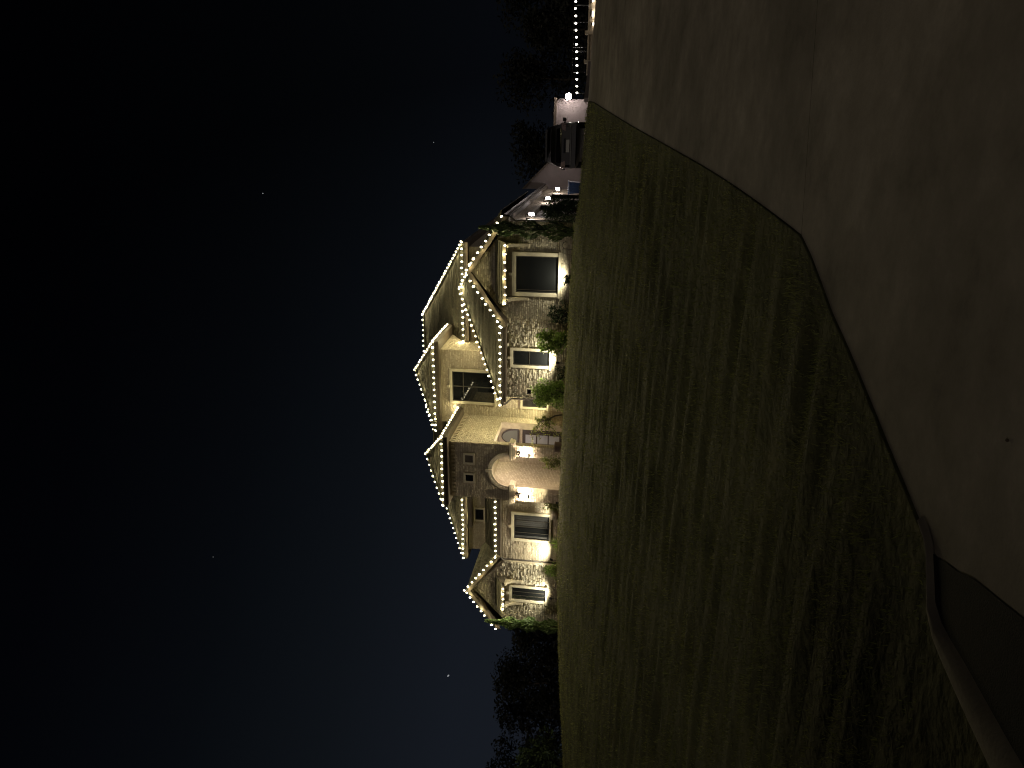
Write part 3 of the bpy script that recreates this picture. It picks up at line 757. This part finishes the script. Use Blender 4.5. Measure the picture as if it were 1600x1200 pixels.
LS('bulb string on the front eave of the arched entry tower', [(-15.32, 33.54, 10.18), (-19.22, 33.54, 10.18)])
LS('bulb string on the right eave of the arched entry tower', [(-15.26, 37.9, 10.2), (-15.26, 33.6, 10.2)], .37)
LS('bulb string down the right hip of the entry tower roof', [(-15.3, 33.6, 10.2), (-17.27, 35.57, 11.6)], .37)
LS('bulb string down the left hip of the entry tower roof', [(-17.27, 35.6, 11.6), (-19.24, 33.6, 10.2)])
LS('bulb string down the hip of the upper roof left of the tower', [(-22.2, 43.2, 13.18), (-26.13, 39.24, 10.46)])
LS('bulb string on the upper eave over the small attic window', [(-20.6, 39.2, 10.44), (-26.1, 39.2, 10.44)])
LS('bulb string on the low eave above the left curtained window', [(-19.6, 35.06, 7.66), (-23.05, 35.06, 7.66)])
LS('bulb string up the right rake of the small left gable', [(-22.98, 34.86, 7.66), (-25.36, 34.86, 9.42)])
LS('bulb string down the left rake of the small left gable', [(-25.5, 34.86, 9.30), (-27.78, 34.86, 7.64)])
LS('row of five bulbs along the hood over the left gable window', [(-24.85, 34.64, 7.24), (-26.2, 34.64, 7.24)], off=(0, 0, 0))
LS('bulb string on the low eave above the rough stone wall', [(-13.7, 34.48, 7.30), (-9.6, 34.48, 7.30)])
LS('bulb string down the long left hip of the low right roof', [(-8.91, 39.4, 10.42), (-13.78, 34.6, 7.35)])
LS('short bulb string from the low right roof peak towards the front gable', [(-8.8, 39.34, 10.36), (-6.9, 37.5, 9.2)])
LS('bulb string up the left rake of the big right gable', [(-9.46, 33.86, 7.12), (-6.98, 33.86, 8.82)])
LS('bulb string down the right rake of the big right gable', [(-6.76, 33.86, 8.82), (-4.24, 33.86, 7.12)])
LS('row of eight bulbs along the hood over the big dark window', [(-5.5, 33.54, 6.98), (-8.2, 33.54, 6.98)], .36, off=(0, 0, 0))

# ================================================================== ground spotlights
def spotlight(x, y, target, energy, label, spot=95, z=None, col=(1, .92, .66)):
    z = H(x, y)+.05 if z is None else z
    th = thing('garden_spotlight', (x, y, z-.05), label, 'spotlight', 'ground spotlights along the house front')
    d = (Vector(target)-Vector((x, y, z+.22))).normalized(); c = Vector((x, y, z+.20))
    b = MB(); b.tube([(x, y, z-.12), (x, y, z+.16)], .018, 6); b.tube([c-d*.07, c-d*.04, c+d*.08, c+d*.10], [.03, .055, .06, .065], 10); b.build('housing', M['black'], th)
    MB().tube([c+d*.085, c+d*.092], [.052, .05], 10).build('lens', M['uplight'], th)
    lamp('SPOT', th, c+d*.13, energy, col, target, .04, spot, .6)
    return th
spotlight(-7.05, 33.72, (-7.0, 34.3, 5.2), 150, 'ground spotlight under the big dark window of the right gable', 160, z=3.88)
spotlight(-11.25, 34.3, (-11.3, 34.95, 6.6), 330, 'ground spotlight under the narrow window in the rough stone wall', 150, z=4.25)
spotlight(-22.75, 34.75, (-22.6, 35.55, 6.4), 340, 'ground spotlight at the wall beside the left downspout', 140, z=4.35)
spotlight(-25.15, 34.6, (-25.2, 35.25, 6.6), 300, 'ground spotlight under the left gable window', 150, z=4.3)
spotlight(-20.1, 34.8, (-20.3, 35.55, 6.4), 440, 'ground spotlight between the tower and the curtained window', 140, z=4.35)
spotlight(-18.35, 33.15, (-17.6, 34.0, 8.6), 230, 'unseen ground spotlight added in front of the left porch pillar', 100, z=3.98, col=(1, .88, .56))  # unseen fixture added to brighten the tower front
spotlight(-13.95, 36.2, (-14.9, 37.3, 9.4), 900, 'unseen ground spotlight added in the entry court behind the feathery shrub', 110, z=4.1, col=(1, .90, .48))  # unseen fixture added to light the tower side and centre bay

# ================================================================== plants
def leaves(mb, c, rad, n, size, rr, flat=.0, squash=1., up=0.):
    c = Vector(c)
    for _ in range(n):
        while True:
            p = Vector((rr.uniform(-1, 1), rr.uniform(-1, 1), rr.uniform(-1, 1)))
            if .25 < p.length < 1: break
        p = Vector((p.x*rad[0], p.y*rad[1], p.z*rad[2]))
        d = Vector((rr.gauss(0, 1), rr.gauss(0, 1), rr.gauss(0, .7)+up)).normalized(); e = d.orthogonal().normalized()
        e = (Matrix.Rotation(rr.uniform(0, 6.28), 3, d) @ e); L = size*rr.uniform(.6, 1.4); W = L*.42
        q = c+p; mb.add([q-d*L*.5, q+e*W*.5, q+d*L*.5, q-e*W*.5], [(0, 1, 2, 3)])
def shrub(name, loc, rad, label, m='leaf', clumps=16, n=45, size=.11, seed=0, group=None, up=.3, cat='shrub'):
    rr = random.Random(seed); x, y = loc[0], loc[1]; z = loc[2] if len(loc) > 2 else H(x, y)
    th = thing(name, (x, y, z), label, cat, group); f = MB(); b = MB()
    for k in range(clumps):
        a = rr.uniform(0, 6.28); r = math.sqrt(rr.random())*.8; hz = rr.uniform(.18, 1.0)
        k2 = 1-.5*max(0, hz-.5)
        c = (x+rad[0]*r*math.cos(a)*k2, y+rad[1]*r*math.sin(a)*k2, z+rad[2]*hz)
        leaves(f, c, [q*rr.uniform(.22, .38) for q in rad], n, size, rr, up=up)
        b.tube([(x+rr.uniform(-.05, .05), y, z-.05), (x+(c[0]-x)*.4, y+(c[1]-y)*.4, z+(c[2]-z)*.55), c], [.014, .01, .004], 5)
    b.build('stem', M['bark'], th); f.build('foliage', M[m], th); return th
def spiky(name, loc, r, hgt, n, label, m='leaf', seed=0, width=.03, cat='plant', droop=.5, group=None):
    rr = random.Random(seed); x, y = loc[0], loc[1]; z = loc[2] if len(loc) > 2 else H(x, y)
    th = thing(name, (x, y, z), label, cat, group); f = MB()
    for _ in range(n):
        a = rr.uniform(0, 6.28); e = rr.uniform(.15, 1.0); L = hgt*rr.uniform(.7, 1.15); px = []
        for k in range(5):
            t = k/4; rr_ = r*e*t*(1+.2*t); zz = L*(t*(1-.15*e)-droop*e*t*t*.75)
            px.append(Vector((x+rr_*math.cos(a), y+rr_*math.sin(a), z+max(zz, .0))))
        s = Vector((-math.sin(a), math.cos(a), 0)); vs = []
        for k, p in enumerate(px): w_ = width*(1-(k/4)**2*.95)/2; vs += [p-s*w_, p+s*w_]
        f.add(vs, [(2*k, 2*k+1, 2*k+3, 2*k+2) for k in range(4)])
    f.build('leaf_blades', M[m], th, kind='stuff'); return th
G1 = 'foundation plants along the house front'
shrub('leafy_shrub', (-10.15, 33.9), (.75, .5, 1.45), 'tall broad leaved shrub right of the narrow stone wall window', 'leaf', 22, 60, .17, 21, G1)
shrub('feathery_shrub', (-12.75, 33.9), (.85, .55, 1.45), 'bright green feathery shrub left of the narrow stone wall window', 'leaf', 34, 90, .13, 22, G1, up=1.2)
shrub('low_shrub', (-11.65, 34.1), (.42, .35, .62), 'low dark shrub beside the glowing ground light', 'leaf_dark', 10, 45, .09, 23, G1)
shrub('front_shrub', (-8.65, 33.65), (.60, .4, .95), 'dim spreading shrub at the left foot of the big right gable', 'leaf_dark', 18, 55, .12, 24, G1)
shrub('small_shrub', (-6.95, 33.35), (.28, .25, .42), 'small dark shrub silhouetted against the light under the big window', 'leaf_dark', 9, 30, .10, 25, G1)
shrub('porch_shrub', (-16.0, 33.15), (.50, .4, .95), 'light leaved shrub before the right porch pillar', 'leaf_warm', 16, 45, .10, 26, G1)
shrub('corner_shrub', (-19.25, 34.55), (.42, .35, .88), 'lit bushy shrub at the left foot of the tower', 'leaf_warm', 16, 50, .10, 27, G1)
shrub('round_shrub', (-23.35, 34.7), (.62, .4, .92), 'rounded dark green shrub at the foot of the left downspout', 'leaf', 20, 60, .09, 28, G1)
spiky('yucca', (-21.75, 34.75), .75, .95, 70, 'spiky green plant below the left corner of the curtained window', 'leaf', 29, .05, group=G1)
spiky('small_yucca', (-25.55, 34.75), .5, .75, 26, 'yellow green spiky plant below the left gable window', 'leaf_warm', 30, .05, group=G1)
for i, (x, y) in enumerate(((-20.7, 34.7), (-24.6, 34.5), (-26.2, 34.5), (-10.9, 33.6), (-14.2, 33.5))):
    spiky('grass_clump', (x, y), .4, .5, 60, ['tan grass clump under the curtained window', 'tan grass clump right of the left gable spotlight', 'tan grass clump beside the tall left conifer', 'tan grass clump between the two green stone wall shrubs', 'tan grass clump under the weeping tree'][i], 'reed', 40+i, .018, droop=.8, group='dry grass clumps in the bed')
# small weeping tree in the entry court
def weeping(x, y, label):
    rr = random.Random(5); z = H(x, y); th = thing('weeping_tree', (x, y, z), label, 'tree'); b, f = MB(), MB()
    top = Vector((x-.35, y, z+1.35)); b.tube([(x+.25, y, z-.1), (x+.1, y, z+.6), top], [.05, .04, .03], 7)
    for k in range(15):
        a = math.pi+rr.uniform(-1.5, 1.5); L = rr.uniform(.7, 1.55); rise = rr.uniform(.1, 1.15); pts = []
        st = Vector((x+.12, y, z+.5)).lerp(top, rr.random())
        for j in range(7):
            t = j/6; pts.append(st+Vector((math.cos(a)*L*t, math.sin(a)*L*t*.6, rise*1.6*t-1.25*t*t*rr.uniform(.8, 1.1))))
        b.tube(pts, [.02, .016, .013, .011, .009, .006, .003], 5)
        for p in pts[2:]:
            leaves(f, p, (.12, .12, .10), 8, .12, rr, up=-.8)
    b.build('trunk', M['bark'], th); f.build('foliage', M['leaf_warm'], th)
weeping(-14.15, 34.3, 'small weeping tree with arching branches before the entry court')
# column evergreens at both ends of the front
def column(name, x, y, hgt, rad, label, m, seed, lean=0., n=2600, size=.16):
    rr = random.Random(seed); z = H(x, y); th = thing(name, (x, y, z), label, 'tree'); f = MB()
    MB().tube([(x, y, z-.1), (x+lean*.5, y, z+hgt*.5), (x+lean, y, z+hgt*.95)], [.07, .05, .01], 7).build('trunk', M['bark'], th)
    for _ in range(n):
        t = rr.random()**.9; r = rad*(1-.96*max(0, (t-.5)/.5)**1.7)*(.72+.28*math.sin(t*23+seed+rr.uniform(0, .8)))*math.sqrt(rr.uniform(.35, 1)); a = rr.uniform(0, 6.28)
        p = Vector((x+lean*t+r*math.cos(a), y+r*math.sin(a), z+.1+t*hgt)); d = Vector((math.cos(a)*.45, math.sin(a)*.45, 1+rr.gauss(0, .2))).normalized()
        e = Matrix.Rotation(rr.uniform(0, 3.14), 3, d) @ d.orthogonal().normalized(); L = size*rr.uniform(.6, 1.5); W = L*.38
        f.add([p-d*L*.5, p+e*W*.5, p+d*L*.5, p-e*W*.5], [(0, 1, 2, 3)])
    f.build('crown', M[m], th)
column('columnar_cypress', -4.82, 33.55, 4.35, .46, 'tall slim cypress leaning at the right corner of the front gable', 'cypress', 3, .12)
column('columnar_conifer', -26.75, 34.25, 4.3, .42, 'tall dense conifer at the left end of the house front', 'conifer', 4, -.05, 3000, .2)
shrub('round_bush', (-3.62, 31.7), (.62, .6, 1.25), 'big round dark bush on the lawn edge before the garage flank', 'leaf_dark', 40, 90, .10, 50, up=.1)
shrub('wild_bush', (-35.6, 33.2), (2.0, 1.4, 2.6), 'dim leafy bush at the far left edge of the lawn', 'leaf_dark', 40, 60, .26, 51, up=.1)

# night trees
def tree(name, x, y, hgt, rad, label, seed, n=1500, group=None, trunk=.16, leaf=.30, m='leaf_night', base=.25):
    rr = random.Random(seed); z = H(x, y)-.3; th = thing(name, (x, y, z), label, 'tree', group); b, f = MB(), MB()
    b.tube([(x, y, z), (x+rr.uniform(-.3, .3), y, z+hgt*.45), (x+rr.uniform(-.5, .5), y, z+hgt*.8)], [trunk, trunk*.7, trunk*.25], 8)
    nc = 26
    for k in range(nc):
        t = rr.uniform(base, 1.0); a = rr.uniform(0, 6.28); r = rad*rr.uniform(.2, 1)*(1-.75*max(0, (t-.55)/.45))
        c = Vector((x+r*math.cos(a), y+r*math.sin(a), z+hgt*t*.95)); s = rad*rr.uniform(.25, .48)
        b.tube([(x, y, z+hgt*max(.12, t-.25)), ((x+c.x)/2, (y+c.y)/2, c.z-hgt*.07), c], [trunk*.35, trunk*.22, trunk*.06], 5)
        leaves(f, c, (s, s, s*.8), n//nc, leaf, rr)
    b.build('trunk', M['bark'], th); f.build('crown', M[m], th)
TL = [(-31.0, 41.5, 5.6, 2.6, 'dark bare branched tree close behind the tall left conifer'), (-35.5, 44, 5.4, 2.7, 'dark rounded tree left of the bare branched one'),
      (-40.5, 45, 6.6, 3.1, 'tallest dark tree in the left woodland edge'), (-45.0, 46.5, 7.2, 3.1, 'dark tree between the tallest and the left frame edge'),
      (-49.5, 46, 8.2, 3.2, 'leftmost dark tree of the woodland edge'), (-38.0, 52, 7.0, 3.5, 'dim tree standing back between the nearer left trees'),
      (-47.0, 54, 8.5, 3.8, 'far dim tree behind the leftmost trees')]
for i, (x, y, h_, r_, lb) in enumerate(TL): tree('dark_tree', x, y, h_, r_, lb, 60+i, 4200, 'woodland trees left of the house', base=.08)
TR = [(-9.5, 66, 8.6, 4.2, 'dark tree behind the garage roof'), (-3.0, 70, 9.5, 4.4, 'dark tree behind the garage wing wall'),
      (3.5, 72, 10.2, 4.6, 'dark tree above the floodlight'), (9.5, 70, 10.4, 4.5, 'dark tree behind the first patio bulbs'),
      (15, 68, 10.6, 4.4, 'dark tree behind the far patio bulbs'), (6.5, 62, 7.0, 3.6, 'lower dark tree behind the patio fence')]
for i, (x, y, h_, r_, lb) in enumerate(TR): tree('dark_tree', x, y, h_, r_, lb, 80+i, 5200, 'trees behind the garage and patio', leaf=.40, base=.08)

tree('added_shade_tree', -7.1, -4.3, 8.4, 2.9, 'unseen leafy tree added behind the viewer to shade the near left lawn', 101, 9500, trunk=.2, leaf=.28, m='leaf_dark', base=.42)  # unseen tree, added so its crown shades the near left lawn
tree('added_shade_tree', .6, -7.5, 9.5, 3.0, 'unseen taller tree added behind the viewer to shade the right of the drive', 102, 3000, trunk=.22, leaf=.28, m='leaf_dark', base=.5)  # second unseen tree, added to shade the right of the drive
# ================================================================== bed, rock, pot, hook, bin
bed = MB(); bv, bf = [], []
bxs = fr(-27.6, -4.7, .7)
for x in bxs:
    for yy, dz in ((32.75, .0), (33.1, .10), (33.8, .15), (35.6, .15)): bv.append((x, yy+.1*math.sin(x*1.3), H(x, yy)+dz))
for i in range(len(bxs)-1):
    for k in range(3): a = i*4+k; bf.append((a, a+4, a+5, a+1))
bed.add(bv, bf, True).build('mulch_bed', M['mulch'], kind='structure')
def rockmesh(c, r, seed):
    bm = bmesh.new(); bmesh.ops.create_icosphere(bm, subdivisions=3, radius=1); rr = random.Random(seed); ph = [rr.uniform(0, 6) for _ in range(6)]
    m_ = MB()
    vs = []
    for v_ in bm.verts:
        p = v_.co; k = 1+.14*math.sin(p.x*3+ph[0])+.12*math.sin(p.y*4+ph[1])+.10*math.sin(p.z*5+ph[2]+p.x*2)
        vs.append((c[0]+p.x*r[0]*k, c[1]+p.y*r[1]*k, c[2]+p.z*r[2]*k))
    m_.add(vs, [tuple(v_.index for v_ in f_.verts) for f_ in bm.faces], True); bm.free(); return m_
o = rockmesh((-19.95, 34.75, 4.5), (.36, .2, .26), 2).build('rock', M['rock'], loc=(-19.95, 34.75, 4.25)); o['label'] = 'pale rock lit beside the bushy shrub left of the tower'; o['category'] = 'rock'
pb = rockmesh((-1.23, 3.04, .006), (.007, .006, .006), 5).build('pebble', M['mulch'], loc=(-1.23, 3.04, 0)); pb['label'] = 'small dark pebble lying alone on the drive apron'; pb['category'] = 'pebble'
pt = MB().lathe([(.14, 0), (.2, .05), (.27, .25), (.25, .42), (.28, .46), (.26, .48), (.22, .44), (.0, .42)], (-15.3, 33.3, H(-15.3, 33.3)), 16).build('planter_pot', M['pot'], loc=(-15.3, 33.3, H(-15.3, 33.3)))
pt['label'] = 'round clay planter pot right of the porch pillar'; pt['category'] = 'pot'
hk = MB().tube([(-5.62, 33.8, 3.75), (-5.62, 33.8, 4.1), (-5.6, 33.8, 4.3), (-5.45, 33.8, 4.38), (-5.32, 33.8, 4.32), (-5.28, 33.8, 4.2)], .014, 6).build('garden_hook', M['black'], loc=(-5.62, 33.8, 3.75))
hk['label'] = 'thin black crook shaped garden hook by the right gable corner'; hk['category'] = 'hook'
M['blue'] = mat('blue_plastic', (.02, .05, .13), .45, .15, 5.)
bx, by = -3.72, 43.6; bz = H(bx, by)
bn = thing('recycling_bin', (bx, by, bz), 'blue wheeled bin standing at the far end of the garage flank', 'bin')
MB().prism([(bx-.24, by-.28, bz+.08), (bx+.24, by-.28, bz+.08), (bx+.33, by-.36, bz+1.22), (bx-.33, by-.36, bz+1.22)], (0, .66, 0)).build('body', M['blue'], bn)
MB().prism([(bx-.36, by-.40, bz+1.225), (bx+.36, by-.40, bz+1.225), (bx+.36, by+.36, bz+1.30), (bx-.36, by+.36, bz+1.30)], (0, 0, .06)).build('lid', M['blue'], bn)
for s in (-1, 1): MB().tube([(bx+s*.25, by+.3, bz+.10), (bx+s*.31, by+.3, bz+.10)], .10, 12).build('wheel', M['black'], bn)
for k in (-.12, 0, .12): MB().bar((bx+k, by-.285, bz+.15), (bx+k*1.3, by-.365, bz+1.1), .025, .02, (0, 1, 0)).build('rib', M['blue'], bn)

# ================================================================== parked car, seen from behind
M['paint'] = mat('black_car_paint', (.085, .085, .095), .35, 0, spec=.6)
M['carglass'] = mat('car_glass', (.006, .006, .007), .06, spec=.6)
M['tail'] = mat('tail_light', (.36, .27, .27), .2, spec=.7); M['chrome'] = mat('chrome', (.55, .54, .54), .18, metal=1.)
M['plate'] = mat('number_plate', (.55, .55, .53), .5); M['tyre'] = mat('tyre', (.012, .012, .012), .85)
cx, cy = -1.14, 33.9; cz = H(cx, cy)+.10
car = thing('parked_car', (cx, cy, cz), 'black sport utility vehicle parked on the court with its rear to the street', 'car')
def loft(stations, m, name, parent):
    """stations: (y, [(halfwidth, z), ...]) mirrored"""
    vs, fs = [], []; n = None
    for y, pr in stations:
        ring = [(cx+hw, cy+y, cz+z) for hw, z in pr]+[(cx-hw, cy+y, cz+z) for hw, z in reversed(pr)]
        n = len(ring); vs += ring
    for i in range(len(stations)-1):
        for k in range(n): fs.append((i*n+k, i*n+(k+1) % n, (i+1)*n+(k+1) % n, (i+1)*n+k))
    fs.append(tuple(range(n))); fs.append(tuple((len(stations)-1)*n+k for k in reversed(range(n))))
    return MB().add(vs, fs, True).build(name, m, parent)
lower = lambda s, zt, zb=.28: [(.78*s, zb), (.93*s, zb+.12), (.985*s, .62), (.965*s, .88), (.92*s, zt)]
body = loft([(-.02, lower(.93, .98, .36)), (.06, lower(.98, 1.03, .32)), (.5, lower(1, 1.05)), (1.6, lower(1, 1.05)), (2.8, lower(1, 1.05)), (3.4, lower(1, 1.06)), (4.3, lower(.98, .98)), (4.72, lower(.9, .8, .34))], M['paint'], 'body', car)
cab = lambda s, z0, z1: [(.93*s, z0), (.88*s, z0+.22), (.76*s, z1-.10), (.70*s, z1-.03), (.5*s, z1)]
loft([(.10, cab(.98, 1.0, 1.50)), (.34, cab(1, 1.0, 1.70)), (.9, cab(1, 1.0, 1.76)), (2.0, cab(1, 1.0, 1.75)), (2.5, cab(.98, 1.0, 1.66)), (3.3, cab(.94, 1.0, 1.10))], M['paint'], 'cabin', car)
P3 = lambda x, y, z: (cx+x, cy+y, cz+z)
MB().prism([P3(-.74, .02, 1.10), P3(.74, .02, 1.10), P3(.62, .24, 1.55), P3(-.62, .24, 1.55)], (0, .05, .0)).build('rear_window', M['carglass'], car)
MB().prism([P3(-.68, .02, 1.66), P3(.68, .02, 1.66), P3(.64, .45, 1.74), P3(-.64, .45, 1.74)], (0, 0, .045)).build('spoiler', M['paint'], car)
hp = MB(); hp.prism([P3(-.80, -.05, .60), P3(.80, -.05, .60), P3(.80, -.03, 1.0), P3(-.80, -.03, 1.0)], (0, .06, 0)); hp = hp.build('tailgate', M['paint'], car)
MB().box(cx-.30, cx+.30, cy-.075, cy-.045, cz+.88, cz+.93).build('handle', M['chrome'], hp)
MB().box(cx-.26, cx+.26, cy-.07, cy-.05, cz+.68, cz+.82).build('number_plate', M['plate'], car)
for s in (-1, 1):
    MB().prism([P3(s*.62, -.07, .86), P3(s*.93, -.01, .84), P3(s*.95, .02, 1.05), P3(s*.70, -.05, 1.03)], (s*.0, .12, 0)).build('tail_light', M['tail'], car)
    MB().prism([P3(s*.90, -.02, 1.04), P3(s*.965, .02, .86), P3(s*.985, .12, .90), P3(s*.92, .10, 1.08)], (0, .05, .03)).build('light_trim', M['chrome'], car)
    mr_ = MB(); mr_.bar(P3(s*.92, 2.35, 1.08), P3(s*1.03, 2.33, 1.10), .05); mr_.box(cx+min(s*1.0, s*1.17), cx+max(s*1.0, s*1.17), cy+2.25, cy+2.40, cz+1.03, cz+1.19); mr_.build('side_mirror', M['black'], car)
    for yy in (.95, 3.75):
        wh = MB().tube([P3(s*.72, yy, .36), P3(s*.76, yy, .36), P3(s*.93, yy, .36), P3(s*.965, yy, .36)], [.32, .36, .36, .32], 20).build('wheel', M['tyre'], car)
        MB().tube([P3(s*.962, yy, .36), P3(s*.975, yy, .36)], [.23, .21], 16).build('rim', M['chrome'], wh)
MB().prism([P3(-.90, -.12, .40), P3(.90, -.12, .40), P3(.93, -.10, .60), P3(-.93, -.10, .60)], (0, .16, 0)).build('bumper', M['paint'], car)
MB().prism([P3(-.91, -.125, .60), P3(.91, -.125, .60), P3(.90, -.11, .635), P3(-.90, -.11, .635)], (0, .14, 0)).build('bumper_trim', M['chrome'], car)

# ================================================================== patio wall, fence, lamps and festoon at the right
M['block'] = island_var(mat('patio_block', (.42, .36, .28), .9, .15, 4., .4, 30.), .22)
pw = thing('patio_wall', (2.4, 44, 3.2), 'low block wall lit by small lamps at the back of the drive', 'wall')
MB().box(2.3, 14, 44.0, 44.3, 2.9, 4.06).build('core', M['mortar'], pw)
MB().box(2.25, 14.05, 43.93, 44.36, 4.063, 4.15).build('coping', M['block'], pw)
relief((2.3, 44, 3.06), X3, Z3, FR, 11.7, 1.0, lambda u, v: True, ((.38, .42), (.18, .2)), pro=(.012, .03), tilt=.004, seed=90, m='block', parent=pw, name='blocks')
for x in (2.9, 4.35, 9.0): 
    MB().box(x-.09, x+.09, 43.88, 44.4, 2.9, 4.30).build('pier', M['block'], pw)
pf = thing('patio_fence', (2.4, 44.2, 4.15), 'thin dark metal railing standing on the low lit block wall', 'fence')
for x in fr(2.4, 12.4, 1.25): MB().bar((x, 44.2, 4.15), (x, 44.2, 5.0), .05).build('post', M['black'], pf)
for z in (4.3, 4.95): MB().bar((2.4, 44.2, z), (12.4, 44.2, z), .03, .04).build('rail', M['black'], pf)
LP = [('first lamp left of the post on the lit block wall', 4.75, 3.88), ('left one of the close lamp pair on the block wall', 5.16, 3.93), ('right one of the close lamp pair on the block wall', 5.30, 3.93), ('lamp at the right end of the visible block wall', 5.87, 3.95)]
for lb, x, z in LP:
    t = thing('wall_lamp', (x, 43.9, z), lb, 'lamp', 'small lamps on the patio wall')
    MB().lathe([(.03, .10), (.05, .085), (.10, .03), (.10, .015)], (x, 43.86, z), 10).build('shade', M['black'], t)
    MB().bar((x, 43.86, z+.09), (x, 43.99, z+.09), .02).build('arm', M['black'], t)
    MB().lathe([(.04, .03), (.075, .0), (.05, -.05), (.0, -.06)], (x, 43.86, z), 10).build('bulb', M['patio_bulb'], t)
    lamp('POINT', t, (x, 43.80, z-.10), 3.0, (1, .86, .66), size=.05)
LS('string of white patio bulbs on posts right of the floodlight', [(1.35, 45, 4.70), (3.5, 45, 4.80), (5.8, 45, 4.94), (8.5, 45, 5.1)], .355, off=(0, 0, 0), group='patio lights', me=PB, name='patio_light_string')
for i, x in enumerate((1.32, 3.5, 5.8, 8.5)):
    z = float(np.interp(x, [1.35, 8.5], [4.78, 5.18])); o = MB().tube([(x, 45.03, 2.8), (x, 45.03, z)], .03, 8).build('patio_post', M['black'], loc=(x, 45.03, 2.9))
    o['label'] = ['slim post at the left end of the patio bulb string', 'second slim post under the patio bulbs', 'third slim post under the patio bulbs, at the frame edge', 'last slim post of the patio bulb string'][i]; o['category'] = 'post'; o['group'] = 'posts of the patio lights'
kw = MB(); kv, kf = [], []
for (x, y) in ((.75, 40.0), (1.3, 40.9), (1.9, 41.7), (2.6, 42.4)):
    z = 3.0
    for dx, dz in ((-.0, 0), (-.0, .98), (.22, .98), (.22, 0)): kv.append((x+dx, y, z+dz))
for i in range(3):
    for k in range(3): a = i*4+k; kf.append((a, a+1, a+5, a+4))
kf += [(0, 3, 2, 1), (12, 13, 14, 15)]
o = MB().add(kv, kf).build('edging_wall', M['wing'], loc=(.75, 40, 3.1)); o['label'] = 'short pale edging wall catching the floodlight beside the drive'; o['category'] = 'wall'

# ================================================================== stars
for i, (d, r, s, lb) in enumerate((((-.09, .89, .45), .55, .35, 'faint small star high over the right of the roof'), ((-.66, .73, .19), .75, .30, 'brightest star, low over the trees left of the house'),
                                 ((-.03, .97, .25), .5, .22, 'faint star above the garage side of the sky'), ((-.51, .72, .48), .5, .12, 'dimmest star high in the left half of the sky'))):
    p = Vector(d).normalized()*900
    st = MB().lathe([(.05*r, -r), (.7*r, -.6*r), (r, 0), (.7*r, .6*r), (.05*r, r)], p, 8).build('star', emat('star_glow_%d' % i, (.9, .95, 1), s), loc=tuple(p))
    if i == 1: st.scale = (1.9, 1.9, .9); st.rotation_euler = (0, .9, 0)
    st['label'] = lb; st['category'] = 'star'; st['group'] = 'stars in the night sky'
print('bulbs', nbulb, 'objects', len(bpy.data.objects), 'tris', sum(len(o.data.polygons) for o in bpy.data.objects if o.type == 'MESH'))
